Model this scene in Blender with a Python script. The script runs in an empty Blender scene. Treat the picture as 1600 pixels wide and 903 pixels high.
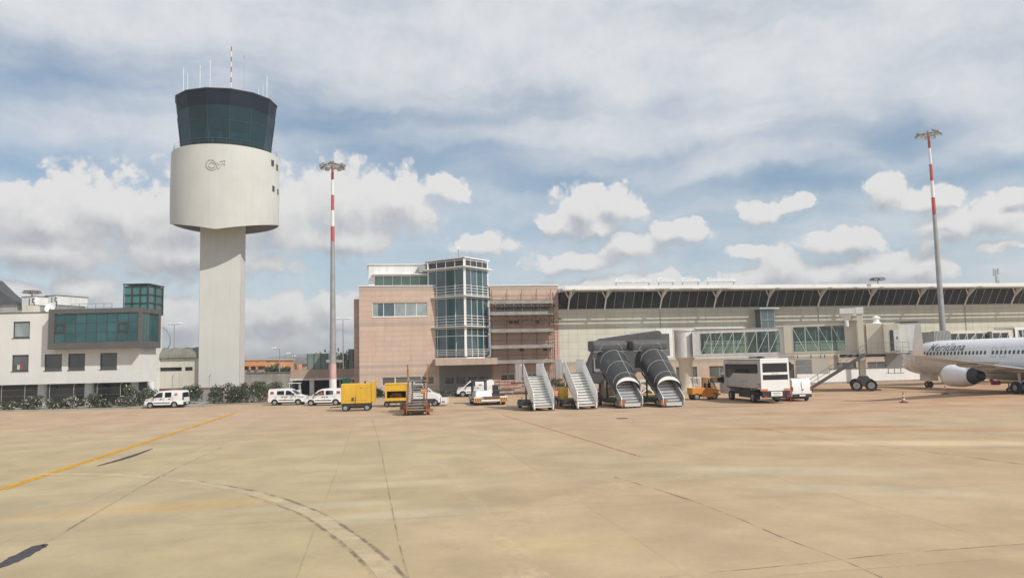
import bpy, bmesh, math, random
from mathutils import Vector as V, Matrix, Euler
from mathutils.geometry import tessellate_polygon
R = math.radians
rnd = random.Random(11)
scene = bpy.context.scene
COL = scene.collection

# ------------------------------------------------------------------ camera
F, H, RHO = 1210.0, 4.2, 0.0235
PIT = math.atan2(110.5, F)
CR, SR, CP, SP = math.cos(RHO), math.sin(RHO), math.cos(PIT), math.sin(PIT)
def ray(px, py):
    u = (px - 800) / F; v = -(py - 451.5) / F
    X = u * CR + v * SR; Z = -u * SR + v * CR
    return V((X, CP - Z * SP, SP + Z * CP))
def at(px, py, Y):
    d = ray(px, py); t = Y / d[1]
    return V((d[0] * t, Y, H + d[2] * t))
def gnd(px, py):
    d = ray(px, py); t = -H / d[2]
    return V((d[0] * t, d[1] * t, 0))
cam_data = bpy.data.cameras.new('camera'); cam = bpy.data.objects.new('camera', cam_data); COL.objects.link(cam)
right = V((CR, SR * SP, -SR * CP)); up = V((SR, -CR * SP, CR * CP)); fw = V((0, CP, SP))
m = Matrix((right, up, -fw)).transposed().to_4x4(); m.translation = (0, 0, H)
cam.matrix_world = m
cam_data.sensor_fit = 'HORIZONTAL'; cam_data.sensor_width = 36; cam_data.lens = 36 * F / 1600
cam_data.clip_start = 0.1; cam_data.clip_end = 30000
scene.camera = cam

# ------------------------------------------------------------------ node helper
class X:
    """socket wrapper: arithmetic on shader sockets"""
    def __init__(s, nt, sock): s.nt, s.s = nt, sock
    def m(s, op, *o, clamp=False):
        n = s.nt.nodes.new('ShaderNodeMath'); n.operation = op; n.use_clamp = clamp
        s.nt.links.new(s.s, n.inputs[0])
        for i, q in enumerate(o):
            if isinstance(q, X): s.nt.links.new(q.s, n.inputs[i + 1])
            else: n.inputs[i + 1].default_value = q
        return X(s.nt, n.outputs[0])
    def __add__(s, o): return s.m('ADD', o)
    def __sub__(s, o): return s.m('SUBTRACT', o)
    def __mul__(s, o): return s.m('MULTIPLY', o)
    def __truediv__(s, o): return s.m('DIVIDE', o)
    def sat(s): return s.m('ADD', 0.0, clamp=True)
    def smooth(s, a, b, lo=0.0, hi=1.0):
        n = s.nt.nodes.new('ShaderNodeMapRange'); n.interpolation_type = 'SMOOTHSTEP'
        s.nt.links.new(s.s, n.inputs[0])
        for i, q in enumerate((a, b, lo, hi)): n.inputs[i + 1].default_value = q
        return X(s.nt, n.outputs[0])
def vmath(nt, op, a, b=None, out=0):
    n = nt.nodes.new('ShaderNodeVectorMath'); n.operation = op
    for i, q in enumerate((a, b)):
        if q is None: continue
        if hasattr(q, 'is_output'): nt.links.new(q, n.inputs[i])
        else: n.inputs[i].default_value = q
    return n.outputs[out]
def noise(nt, vec, scale, detail=4, rough=0.55, dist=0.0, out='Fac'):
    n = nt.nodes.new('ShaderNodeTexNoise'); n.inputs['Scale'].default_value = scale
    n.inputs['Detail'].default_value = detail; n.inputs['Roughness'].default_value = rough
    n.inputs['Distortion'].default_value = dist
    if vec is not None: nt.links.new(vec, n.inputs['Vector'])
    return n.outputs['Color'] if out == 'Color' else X(nt, n.outputs['Fac'] if 'Fac' in n.outputs else n.outputs[0])
def mixc(nt, fac, a, b, mode='MIX'):
    n = nt.nodes.new('ShaderNodeMix'); n.data_type = 'RGBA'; n.blend_type = mode; n.clamp_factor = True
    for sock, q in ((n.inputs['Factor'], fac), (n.inputs[6], a), (n.inputs[7], b)):
        if isinstance(q, X): nt.links.new(q.s, sock)
        elif hasattr(q, 'is_output'): nt.links.new(q, sock)
        elif isinstance(q, (int, float)): sock.default_value = q
        else: sock.default_value = (*q, 1) if len(q) == 3 else q
    return n.outputs[2]
def tint(nt, col, fac):
    """multiply a colour by a scalar socket"""
    c = nt.nodes.new('ShaderNodeCombineColor')
    for i in range(3): nt.links.new(fac.s, c.inputs[i])
    return mixc(nt, 1.0, col, c.outputs[0], 'MULTIPLY')

# ------------------------------------------------------------------ materials
MATS = {}
def new_mat(key):
    mt = bpy.data.materials.new(key); mt.use_nodes = True; MATS[key] = mt
    nt = mt.node_tree; b = nt.nodes['Principled BSDF']
    return mt, nt, b
def obj_coord(nt):
    return nt.nodes.new('ShaderNodeTexCoord').outputs['Object']
def mk(key, rgb, rough=0.5, metal=0.0, var=0.12, scale=1.5, bump=0.0, spec=0.5, streak=0.0, dirt=None, coat=0.0):
    mt, nt, b = new_mat(key)
    co = obj_coord(nt)
    n1 = noise(nt, co, scale, 5, 0.6)
    f = n1.smooth(0.3, 0.7, 1 - var, 1 + var)
    if streak:
        mp = nt.nodes.new('ShaderNodeMapping'); mp.inputs['Scale'].default_value = (2.2, 2.2, 0.12)
        nt.links.new(co, mp.inputs[0])
        f = f * noise(nt, mp.outputs[0], 1.3, 4, 0.65).smooth(0.42, 0.72, 1.0, 1 - streak)
    c = tint(nt, rgb, f)
    if dirt:
        d = noise(nt, co, scale * 0.6, 6, 0.7).smooth(0.5, 0.75)
        c = mixc(nt, d * dirt[1], c, dirt[0])
    nt.links.new(c, b.inputs['Base Color'])
    b.inputs['Roughness'].default_value = rough; b.inputs['Metallic'].default_value = metal
    b.inputs['Specular IOR Level'].default_value = spec
    if coat: b.inputs['Coat Weight'].default_value = coat; b.inputs['Coat Roughness'].default_value = 0.08
    rr = noise(nt, co, scale * 3, 3).smooth(0.3, 0.7, max(rough - 0.08, 0.02), min(rough + 0.12, 1))
    nt.links.new(rr.s, b.inputs['Roughness'])
    if bump:
        bp = nt.nodes.new('ShaderNodeBump'); bp.inputs['Strength'].default_value = bump; bp.inputs['Distance'].default_value = 0.02
        nt.links.new(noise(nt, co, scale * 12, 4).s, bp.inputs['Height']); nt.links.new(bp.outputs[0], b.inputs['Normal'])
    return mt
def glass(key, rgb, trans=0.0, rough=0.04, wob=0.02, ior=1.5):
    """tinted glazing: dark body colour, sharp reflection, optionally see-through"""
    mt, nt, b = new_mat(key)
    b.inputs['Base Color'].default_value = (*rgb, 1); b.inputs['Roughness'].default_value = rough
    b.inputs['IOR'].default_value = ior
    co = obj_coord(nt)
    c = tint(nt, rgb, noise(nt, co, 0.35, 3).smooth(0.3, 0.7, 0.75, 1.25)); nt.links.new(c, b.inputs['Base Color'])
    if wob:
        bp = nt.nodes.new('ShaderNodeBump'); bp.inputs['Strength'].default_value = wob; bp.inputs['Distance'].default_value = 0.3
        nt.links.new(noise(nt, co, 0.5, 2).s, bp.inputs['Height']); nt.links.new(bp.outputs[0], b.inputs['Normal'])
    if trans:
        t = nt.nodes.new('ShaderNodeBsdfTransparent'); mx = max(rgb); t.inputs[0].default_value = tuple(min(1, 0.35 + 0.6 * q / mx) for q in rgb) + (1,)
        g = nt.nodes.new('ShaderNodeMixShader'); fr = nt.nodes.new('ShaderNodeFresnel'); fr.inputs[0].default_value = ior
        fac = (X(nt, fr.outputs[0]) * trans * -1.0) + trans
        nt.links.new(fac.s, g.inputs[0]); nt.links.new(b.outputs[0], g.inputs[1]); nt.links.new(t.outputs[0], g.inputs[2])
        nt.links.new(g.outputs[0], nt.nodes['Material Output'].inputs[0])
    return mt

# ------------------------------------------------------------------ mesh builder
AX = {'xz': lambda a, b, t: (a, t, b), 'yz': lambda a, b, t: (t, a, b), 'xy': lambda a, b, t: (a, b, t)}
class MB:
    def __init__(s): s.bm = bmesh.new(); s.mi = 0; s.M = Matrix()
    def v(s, p): return s.bm.verts.new(s.M @ V(p))
    def face(s, vs):
        try:
            f = s.bm.faces.new(vs); f.material_index = s.mi; return f
        except ValueError: return None
    def poly(s, pts): return s.face([s.v(p) for p in pts])
    def box(s, x0, x1, y0, y1, z0, z1):
        p = [s.v((x, y, z)) for z in (z0, z1) for y in (y0, y1) for x in (x0, x1)]
        for q in ((0, 2, 3, 1), (4, 5, 7, 6), (0, 1, 5, 4), (2, 6, 7, 3), (0, 4, 6, 2), (1, 3, 7, 5)):
            s.face([p[i] for i in q])
        return s
    def hexa(s, p):
        p = [s.v(q) for q in p]
        for q in ((0, 2, 3, 1), (4, 5, 7, 6), (0, 1, 5, 4), (2, 6, 7, 3), (0, 4, 6, 2), (1, 3, 7, 5)):
            s.face([p[i] for i in q])
        return s
    def loft(s, rings, caps=True, closed=True):
        vr = [[s.v(p) for p in r] for r in rings]
        for a, b in zip(vr, vr[1:]):
            n = len(a)
            for i in range(n if closed else n - 1):
                j = (i + 1) % n; s.face((a[i], a[j], b[j], b[i]))
        if caps and closed:
            s.face(vr[0][::-1]); s.face(vr[-1])
        return s
    def cyl(s, p0, p1, r0, r1=None, n=12, caps=True):
        p0, p1 = V(p0), V(p1); r1 = r0 if r1 is None else r1
        d = (p1 - p0).normalized(); a = d.orthogonal().normalized(); b = d.cross(a)
        rg = [[p + (a * math.cos(t) + b * math.sin(t)) * r for t in [2 * math.pi * i / n for i in range(n)]] for p, r in ((p0, r0), (p1, r1))]
        return s.loft(rg, caps)
    def tube(s, pts, r, n=6):
        pts = [V(p) for p in pts]; rings = []; a = None
        for i, p in enumerate(pts):
            d = (pts[min(i + 1, len(pts) - 1)] - pts[max(i - 1, 0)]).normalized()
            a = d.orthogonal().normalized() if a is None else (a - d * a.dot(d)).normalized()
            b = d.cross(a); rr = r[i] if isinstance(r, (list, tuple)) else r
            rings.append([p + (a * math.cos(2 * math.pi * k / n) + b * math.sin(2 * math.pi * k / n)) * rr for k in range(n)])
        return s.loft(rings)
    def bar(s, p0, p1, w, h=None):
        """rectangular bar between two points; w across, h upright"""
        h = w if h is None else h; p0, p1 = V(p0), V(p1); d = (p1 - p0).normalized()
        a = d.cross(V((0, 0, 1)))
        a = V((1, 0, 0)) if a.length < 1e-4 else a.normalized()
        b = a.cross(d)
        return s.loft([[p + a * i * w / 2 + b * j * h / 2 for i, j in ((-1, -1), (1, -1), (1, 1), (-1, 1))] for p in (p0, p1)])
    def lathe(s, prof, n=24, caps=True, a0=0):
        return s.loft([[(r * math.cos(a0 + 2 * math.pi * i / n), r * math.sin(a0 + 2 * math.pi * i / n), z) for i in range(n)] for r, z in prof], caps)
    def prism(s, pts, t0, t1, ax='xz'):
        f = AX[ax]; return s.loft([[f(a, b, t) for a, b in pts] for t in (t0, t1)])
    def plate(s, outer, holes, t0, t1, ax='xz', warp=None):
        f = AX[ax]; loops = [outer] + list(holes)
        flat = [p for l in loops for p in l]
        tri = tessellate_polygon([[V((p[0], p[1], 0)) for p in l] for l in loops])
        w = warp or (lambda p: p)
        A = [s.v(w(f(p[0], p[1], t0))) for p in flat]; B = [s.v(w(f(p[0], p[1], t1))) for p in flat]
        for t in tri: s.face([A[i] for i in t]); s.face([B[i] for i in reversed(t)])
        k = 0
        for l in loops:
            n = len(l)
            for i in range(n):
                a, b = k + i, k + (i + 1) % n; s.face((A[a], A[b], B[b], B[a]))
            k += n
        return s
    def ball(s, c, r, n=10, sz=1.0):
        c = V(c); k = max(4, n // 2)
        return s.loft([[c + V((r * math.sin(math.pi * j / k) * math.cos(2 * math.pi * i / n), r * math.sin(math.pi * j / k) * math.sin(2 * math.pi * i / n), -r * sz * math.cos(math.pi * j / k))) for i in range(n)] for j in range(1, k)])
    def build(s, name, mats, parent=None, loc=None, rz=None, bevel=0.0, smooth=None, seg=2):
        bmesh.ops.remove_doubles(s.bm, verts=s.bm.verts, dist=1e-5)
        bmesh.ops.recalc_face_normals(s.bm, faces=s.bm.faces)
        me = bpy.data.meshes.new(name); s.bm.to_mesh(me); s.bm.free()
        for k in ([mats] if isinstance(mats, str) else mats): me.materials.append(MATS[k])
        if smooth is not None:
            me.polygons.foreach_set('use_smooth', [True] * len(me.polygons)); me.set_sharp_from_angle(angle=R(smooth))
        o = bpy.data.objects.new(name, me); COL.objects.link(o)
        if parent: o.parent = parent
        if loc is not None: o.location = loc
        if rz is not None: o.rotation_euler.z = rz
        if bevel:
            b = o.modifiers.new('bevel', 'BEVEL'); b.width = bevel; b.segments = seg; b.limit_method = 'ANGLE'; b.angle_limit = R(40)
        return o
def tag(o, label, cat, group=None, kind=None):
    o['label'] = label; o['category'] = cat
    if group: o['group'] = group
    if kind: o['kind'] = kind
    return o
def thing(name, label, cat, loc=(0, 0, 0), rz=0.0, group=None):
    o = bpy.data.objects.new(name, None); COL.objects.link(o)
    o.location = loc; o.rotation_euler.z = rz; o.empty_display_size = 0.3
    return tag(o, label, cat, group)
def struct(o): o['kind'] = 'structure'; return o
def dup(root, loc, rz, label=None, group=None):
    def cp(o, par):
        c = o.copy(); COL.objects.link(c)
        if par: c.parent = par
        for ch in KIDS.get(o.name, ()): cp(ch, c)
        return c
    KIDS = {}
    for o in bpy.data.objects:
        if o.parent: KIDS.setdefault(o.parent.name, []).append(o)
    r = cp(root, None); r.location = loc; r.rotation_euler = (0, 0, rz)
    if label: r['label'] = label
    if group: r['group'] = group
    return r
def text_mesh(txt, size, depth, shear=0.0, bold=0.0, space=1.0):
    cu = bpy.data.curves.new('txt', 'FONT'); cu.body = txt; cu.size = size; cu.extrude = depth; cu.shear = shear; cu.offset = bold; cu.space_character = space
    cu.align_x = 'LEFT'; cu.resolution_u = 4
    o = bpy.data.objects.new('txt', cu); COL.objects.link(o)
    dg = bpy.context.evaluated_depsgraph_get(); dg.update()
    me = bpy.data.meshes.new_from_object(o.evaluated_get(dg))
    bpy.data.objects.remove(o); bpy.data.curves.remove(cu)
    return me
def text_into(mb, txt, size, depth, place, shear=0.0, bold=0.0, space=1.0, scale=(1, 1)):
    """add lettering to a builder; place(x, y, z) maps lettering coordinates to 3D"""
    me = text_mesh(txt, size, depth, shear, bold, space)
    vs = [mb.v(place(v.co.x * scale[0], v.co.y * scale[1], v.co.z)) for v in me.vertices]
    for p in me.polygons: mb.face([vs[i] for i in p.vertices])
    w = max(v.co.x for v in me.vertices) * scale[0]
    bpy.data.meshes.remove(me); return w

# ------------------------------------------------------------------ palette
mk('render_white', (0.70, 0.685, 0.645), 0.8, var=0.05, scale=0.3, streak=0.05, bump=0.05)
mk('concrete_tower', (0.555, 0.548, 0.51), 0.85, var=0.04, scale=0.22, streak=0.05, bump=0.05, dirt=((0.44, 0.43, 0.39), 0.3))
mk('concrete_grey', (0.32, 0.31, 0.285), 0.9, var=0.15, scale=0.6, bump=0.1, streak=0.2)
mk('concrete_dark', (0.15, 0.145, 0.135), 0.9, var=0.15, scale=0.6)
mk('frame_grey', (0.105, 0.10, 0.095), 0.55, var=0.08, scale=0.6)
mk('frame_dark', (0.05, 0.05, 0.05), 0.5, var=0.1)
mk('white_paint', (0.80, 0.79, 0.76), 0.35, var=0.05, scale=0.8, dirt=((0.5, 0.47, 0.42), 0.25))
mk('car_white', (0.80, 0.80, 0.785), 0.28, var=0.03, scale=0.9, coat=0.6, dirt=((0.55, 0.5, 0.43), 0.18))
mk('white_panel', (0.72, 0.715, 0.69), 0.45, var=0.06, scale=0.8, streak=0.12)
mk('beige_panel', (0.62, 0.575, 0.47), 0.5, var=0.05, scale=0.7, streak=0.10)
mk('stair_white', (0.86, 0.845, 0.81), 0.45, var=0.05, scale=0.8, streak=0.08, dirt=((0.5, 0.47, 0.42), 0.15))
mk('grey_panel', (0.33, 0.33, 0.32), 0.5, var=0.08, scale=0.8, streak=0.1)
mk('grey_metal', (0.30, 0.30, 0.295), 0.5, 0.3, var=0.12, scale=1.0)
mk('galv', (0.36, 0.36, 0.35), 0.5, 0.4, var=0.1, scale=1.2)
mk('alu', (0.62, 0.62, 0.61), 0.42, 0.45, var=0.08, scale=2)
mk('dark_metal', (0.055, 0.055, 0.055), 0.6, 0.2, var=0.2, scale=2)
mk('black_plastic', (0.028, 0.028, 0.029), 0.6, var=0.2, scale=3)
mk('tyre', (0.03, 0.03, 0.031), 0.9, var=0.2, scale=4, dirt=((0.12, 0.1, 0.08), 0.5))
mk('rim', (0.45, 0.45, 0.44), 0.4, 0.5, var=0.15, scale=4)
mk('yellow_paint', (0.72, 0.43, 0.035), 0.45, var=0.07, scale=0.9, dirt=((0.32, 0.2, 0.05), 0.45), streak=0.12)
mk('orange_paint', (0.72, 0.27, 0.02), 0.45, var=0.08, scale=0.9, dirt=((0.3, 0.14, 0.04), 0.4))
mk('rust', (0.27, 0.115, 0.045), 0.8, 0.1, var=0.3, scale=2.5, bump=0.2, dirt=((0.36, 0.2, 0.06), 0.7))
mk('rust_dark', (0.10, 0.06, 0.04), 0.85, 0.1, var=0.3, scale=2.5)
mk('red_paint', (0.52, 0.035, 0.03), 0.4, var=0.1)
mk('red_mast', (0.46, 0.085, 0.08), 0.5, var=0.1, scale=0.8)
mk('white_mast', (0.74, 0.73, 0.71), 0.5, var=0.06, scale=0.8)
mk('scaffold_red', (0.20, 0.058, 0.042), 0.7, 0.1, var=0.2, scale=2)
mk('plank', (0.29, 0.27, 0.245), 0.8, var=0.15, scale=1.2, streak=0.2)
mk('canvas', (0.038, 0.038, 0.037), 0.36, var=0.12, scale=0.8, bump=0.15, dirt=((0.14, 0.135, 0.125), 0.6))
mk('canvas_grey', (0.082, 0.081, 0.077), 0.7, var=0.1, scale=0.7, bump=0.15, dirt=((0.16, 0.155, 0.145), 0.5))
mk('canvas_white', (0.78, 0.77, 0.74), 0.6, var=0.05)
mk('plane_white', (0.80, 0.805, 0.81), 0.28, var=0.02, scale=0.4, coat=0.5)
mk('plane_grey', (0.42, 0.415, 0.40), 0.35, var=0.05, scale=0.5, coat=0.2)
mk('plane_metal', (0.5, 0.49, 0.47), 0.3, 0.8, var=0.1)
mk('orange_wall', (0.66, 0.30, 0.13), 0.85, var=0.1, scale=0.5, streak=0.15)
mk('plaster_pink', (0.44, 0.335, 0.265), 0.9, var=0.08, scale=0.4, streak=0.12)
mk('plaster_grey', (0.30, 0.275, 0.255), 0.9, var=0.08, scale=0.4, streak=0.12)
mk('brick_red', (0.30, 0.12, 0.085), 0.9, var=0.25, scale=3, bump=0.2)
mk('leaf', (0.085, 0.105, 0.048), 0.5, var=0.45, scale=1.6)
mk('leaf_dark', (0.052, 0.068, 0.033), 0.5, var=0.4, scale=1.6)
mk('flower', (0.52, 0.47, 0.44), 0.6, var=0.1)
mk('bark', (0.10, 0.075, 0.05), 0.9, var=0.3, scale=3)
mk('skin', (0.50, 0.28, 0.19), 0.6, var=0.05)
mk('cloth_red', (0.48, 0.035, 0.035), 0.85, var=0.1)
mk('hivis_orange', (0.85, 0.16, 0.02), 0.8, var=0.08)
mk('hivis_yellow', (0.62, 0.70, 0.06), 0.8, var=0.08)
mk('cloth_dark', (0.03, 0.034, 0.045), 0.9, var=0.1)
mk('hair', (0.03, 0.02, 0.015), 0.7)
mk('letter_white', (0.82, 0.82, 0.81), 0.5, var=0.05)
mk('letter_dark', (0.10, 0.105, 0.12), 0.5, var=0.05)
mk('logo_grey', (0.36, 0.36, 0.36), 0.6, var=0.1)
mk('tail_red', (0.45, 0.02, 0.02), 0.2)
mk('amber', (0.75, 0.20, 0.02), 0.3)
mk('lamp_glass', (0.55, 0.56, 0.56), 0.15)
mk('green_sign', (0.03, 0.30, 0.17), 0.5, var=0.1)
mk('flag_green', (0.03, 0.12, 0.07), 0.9); mk('flag_white', (0.5, 0.46, 0.44), 0.9); mk('flag_red', (0.30, 0.05, 0.06), 0.9); mk('silver_panel', (0.56, 0.56, 0.54), 0.45, 0.2, var=0.08, scale=0.8, streak=0.1); mk('red_faded', (0.60, 0.36, 0.35), 0.6, var=0.15, scale=1.5)
mk('roof_dark', (0.075, 0.075, 0.078), 0.7, var=0.15, scale=0.8)
mk('roof_white', (0.76, 0.755, 0.73), 0.6, var=0.05, scale=0.5, streak=0.05)
mk('vault', (0.21, 0.20, 0.165), 0.45, var=0.15, scale=0.5, dirt=((0.3, 0.28, 0.24), 0.5))
mk('beige_wall', (0.66, 0.63, 0.54), 0.85, var=0.05, scale=0.4, streak=0.12)
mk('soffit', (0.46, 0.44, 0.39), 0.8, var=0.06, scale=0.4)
mk('stripe_black', (0.03, 0.03, 0.03), 0.5); mk('stripe_orange', (0.8, 0.3, 0.02), 0.5)
mk('cab_dark', (0.045, 0.05, 0.055), 0.5, var=0.1)
mk('fascia_cab', (0.010, 0.016, 0.026), 0.5, var=0.1, scale=0.6, spec=0.2)
mk('interior', (0.06, 0.06, 0.06), 0.9); mk('blind', (0.42, 0.46, 0.43), 0.8, var=0.06)
mk('gravel', (0.30, 0.26, 0.20), 0.95, var=0.2, scale=0.5)
glass('glass_dark', (0.022, 0.025, 0.027)); glass('glass_office', (0.115, 0.12, 0.118))
glass('glass_teal', (0.028, 0.085, 0.092)); glass('glass_teal_light', (0.036, 0.10, 0.105)); glass('glass_stair', (0.06, 0.17, 0.155)); glass('glass_green', (0.16, 0.22, 0.19))
glass('glass_pale', (0.30, 0.34, 0.34)); glass('glass_blue', (0.065, 0.095, 0.11), ior=1.8); glass('glass_bay', (0.06, 0.10, 0.115), ior=1.7)
glass('glass_cab', (0.022, 0.06, 0.068), trans=0.45); glass('glass_tunnel', (0.17, 0.20, 0.19), trans=0.82, wob=0.0); glass('glass_car', (0.02, 0.022, 0.022), trans=0.72)
glass('glass_term', (0.035, 0.042, 0.045), wob=0.03, ior=1.18)
# ------------------------------------------------------------------ sky and sun
SUN_EL = 45.0; SUN_AZ = 131.3           # azimuth clockwise from +Y
world = bpy.data.worlds.new('World'); scene.world = world; world.use_nodes = True
def build_world():
    nt = world.node_tree; nt.nodes.clear()
    out = nt.nodes.new('ShaderNodeOutputWorld'); bg = nt.nodes.new('ShaderNodeBackground')
    nt.links.new(bg.outputs[0], out.inputs[0]); bg.inputs[1].default_value = 0.1
    sky = nt.nodes.new('ShaderNodeTexSky'); sky.sky_type = 'NISHITA'; sky.sun_disc = False
    sky.sun_elevation = R(SUN_EL); sky.sun_rotation = R(SUN_AZ); sky.air_density = 1.0; sky.dust_density = 0.6; sky.ozone_density = 1.2
    tc = nt.nodes.new('ShaderNodeTexCoord'); d = vmath(nt, 'NORMALIZE', tc.outputs['Generated'])
    sp = nt.nodes.new('ShaderNodeSeparateXYZ'); nt.links.new(d, sp.inputs[0])
    x, y, z = (X(nt, sp.outputs[i]) for i in range(3))
    az = x.m('ARCTAN2', y) * 57.2958; el = z.m('ARCSINE') * 57.2958
    cb = nt.nodes.new('ShaderNodeCombineXYZ'); nt.links.new(az.s, cb.inputs[0]); nt.links.new(el.s, cb.inputs[1])
    P0 = cb.outputs[0]
    K = 0.0455                            # degrees per photo pixel, for cloud sizes
    def cdir(px, py):
        q = ray(px, py).normalized(); return (math.degrees(math.atan2(q.x, q.y)), math.degrees(math.asin(q.z)), 0)
    # --- cumulus field as a node group so that it can be sampled twice (for its lit and shaded sides)
    CU = [(-60, 355, 130, 84), (70, 350, 125, 84), (190, 340, 115, 88), (300, 350, 120, 92), (420, 345, 115, 92), (540, 325, 105, 84), (625, 322, 85, 68), (690, 298, 48, 30), (60, 390, 220, 56), (300, 400, 220, 56), (540, 372, 120, 42),
          (130, 452, 60, 36), (20, 455, 60, 22), (275, 505, 70, 54), (355, 500, 80, 50), (440, 505, 90, 56), (530, 500, 80, 54), (400, 540, 220, 48), (160, 520, 140, 36),
          (915, 325, 66, 52), (965, 322, 56, 44), (880, 350, 60, 30), (930, 352, 80, 22), (985, 388, 80, 34), (1060, 366, 60, 30), (900, 412, 100, 24), (1200, 334, 56, 32), (1238, 320, 34, 24),
          (1388, 302, 48, 34), (1295, 380, 52, 26), (1345, 378, 44, 24), (1485, 352, 60, 36), (1555, 344, 46, 40), (1465, 374, 50, 18), (1590, 302, 34, 14), (1455, 312, 46, 24),
          (1222, 424, 60, 50), (1290, 434, 60, 40), (1345, 424, 64, 46), (1432, 420, 64, 44), (1150, 442, 90, 26), (1010, 444, 140, 26), (900, 447, 90, 18), (755, 382, 66, 24), (1165, 393, 36, 12), (1568, 388, 46, 13)]
    g = bpy.data.node_groups.new('cumulus', 'ShaderNodeTree')
    g.interface.new_socket('P', in_out='INPUT', socket_type='NodeSocketVector'); g.interface.new_socket('D', in_out='OUTPUT', socket_type='NodeSocketFloat'); g.interface.new_socket('A', in_out='OUTPUT', socket_type='NodeSocketFloat')
    gi = g.nodes.new('NodeGroupInput'); go = g.nodes.new('NodeGroupOutput'); p = gi.outputs[0]
    wv = vmath(g, 'SUBTRACT', noise(g, p, 0.42, 5, 0.55, out='Color'), (0.5, 0.5, 0.5))
    pw = vmath(g, 'ADD', p, vmath(g, 'MULTIPLY', wv, (2.6, 2.0, 0)))
    acc = None
    def ma(gt, vec, c, rx, ry):
        n = gt.nodes.new('ShaderNodeVectorMath'); n.operation = 'MULTIPLY_ADD'; gt.links.new(vec, n.inputs[0])
        n.inputs[1].default_value = (1 / rx, 1 / ry, 0); n.inputs[2].default_value = (-c[0] / rx, -c[1] / ry, 0)
        return X(gt, vmath(gt, 'LENGTH', n.outputs[0], out=1))
    for (cx, cy, rx, ry) in CU:
        l = ma(g, pw, cdir(cx, cy), rx * K, ry * K)
        acc = l if acc is None else acc.m('SMOOTH_MIN', l, 0.18)
    acc = acc * -1.0 + 1.0
    def vor(sc):
        n = g.nodes.new('ShaderNodeTexVoronoi'); n.voronoi_dimensions = '2D'; n.feature = 'SMOOTH_F1'; n.inputs['Scale'].default_value = sc
        n.inputs['Smoothness'].default_value = 0.35; n.inputs['Detail'].default_value = 2.0; n.inputs['Roughness'].default_value = 0.55; g.links.new(pw, n.inputs['Vector'])
        return X(g, n.outputs['Distance'])
    fine = (vor(0.5) * -0.50) + 0.24 + (noise(g, p, 1.1, 5, 0.6) - 0.5) * 0.36
    # scattered cumulus for the rest of the sky, away from the photographed part
    sa = X(g, g.nodes.new('ShaderNodeSeparateXYZ').outputs[0]); sn = g.nodes[-1]; g.links.new(p, sn.inputs[0])
    away = sa.m('ABSOLUTE').smooth(38, 48); lowb = X(g, sn.outputs[1]).smooth(24, 10)
    mp = vmath(g, 'MULTIPLY', p, (0.09, 0.2, 1))
    other = (noise(g, mp, 1.0, 3, 0.5) - 0.55) * away * lowb * 3.0 - (away * -0.6 + 0.6)
    acc = acc.m('MAXIMUM', other)
    D = acc + 0.14 + (fine * acc.smooth(-0.30, 0.12))
    g.links.new(D.s, go.inputs[0]); g.links.new(acc.s, go.inputs[1])
    def field(vec):
        n = nt.nodes.new('ShaderNodeGroup'); n.node_tree = g; nt.links.new(vec, n.inputs[0]); return X(nt, n.outputs[0]), X(nt, n.outputs[1])
    D0, A0 = field(P0); D1, A1 = field(vmath(nt, 'ADD', P0, (0.35, 0.95, 0)))
    under = (A1 - A0).smooth(-0.15, 0.30)
    wisp = (noise(nt, P0, 2.6, 5, 0.65) - 0.5) * 0.22
    mask = ((D0 + wisp - 0.03) / (under * 0.6 + 0.24)).smooth(0.0, 1.0) * 0.96
    lit = 0
    lit = (D0 - D1) * 0.42 + (A0 - A1) * 0.95 + 0.67 - A0.smooth(0.35, 0.9) * 0.16
    lit = lit + el.smooth(3.0, 13.0, -0.22, 0.12) + az.smooth(-12.0, 12.0, 0.0, 0.02)
    ccol = mixc(nt, lit.smooth(0.0, 1.05), (4.3, 4.5, 4.9), (8.3, 8.22, 8.1))
    # --- high veil
    VE = [(800, 50, 380, 110, .55), (1250, 100, 420, 120, .6), (250, 20, 360, 60, .6), (600, 110, 170, 60, .35), (1560, 170, 120, 70, .35), (170, 190, 190, 45, .35), (950, 215, 260, 45, .3), (1150, 255, 220, 26, .35), (330, 225, 150, 60, .2),
          (520, 190, 150, 55, -.55), (640, 245, 190, 42, -.4), (60, 110, 150, 42, -.35), (1000, 245, 110, 36, -.3), (1200, 292, 170, 26, -.5), (1560, 255, 170, 28, -.6), (20, 245, 120, 36, -.35), (850, 290, 140, 28, -.3), (1440, 200, 150, 50, -.25)]
    sw = vmath(nt, 'SUBTRACT', noise(nt, P0, 0.16, 4, 0.55, out='Color'), (0.5, 0.5, 0.5))
    pv = vmath(nt, 'ADD', P0, vmath(nt, 'MULTIPLY', sw, (9.0, 4.0, 0)))
    mpv = nt.nodes.new('ShaderNodeMapping'); mpv.inputs['Rotation'].default_value = (0, 0, R(12)); mpv.inputs['Scale'].default_value = (0.06, 0.24, 1)
    nt.links.new(pv, mpv.inputs[0])
    st = noise(nt, mpv.outputs[0], 1.0, 7, 0.6)
    am = st * 1.75 - 0.52 + el.smooth(12, 26) * 0.18
    for (cx, cy, rx, ry, w) in VE:
        l = ma(nt, pv, cdir(cx, cy), rx * K, ry * K)
        am = am + l.smooth(1.25, 0.0) * w
    am = am.smooth(-0.3, 1.05) * 0.92
    vt = noise(nt, P0, 0.2, 5, 0.6).smooth(0.25, 0.62)
    vcol = mixc(nt, vt, (6.6, 7.0, 7.6), (8.0, 8.15, 8.35))
    base = mixc(nt, 1.0, sky.outputs[0], (0.80, 0.97, 1.02), 'MULTIPLY')
    base = mixc(nt, el.smooth(14.0, 0.0) * 0.42, base, (4.6, 5.9, 6.7))
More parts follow.
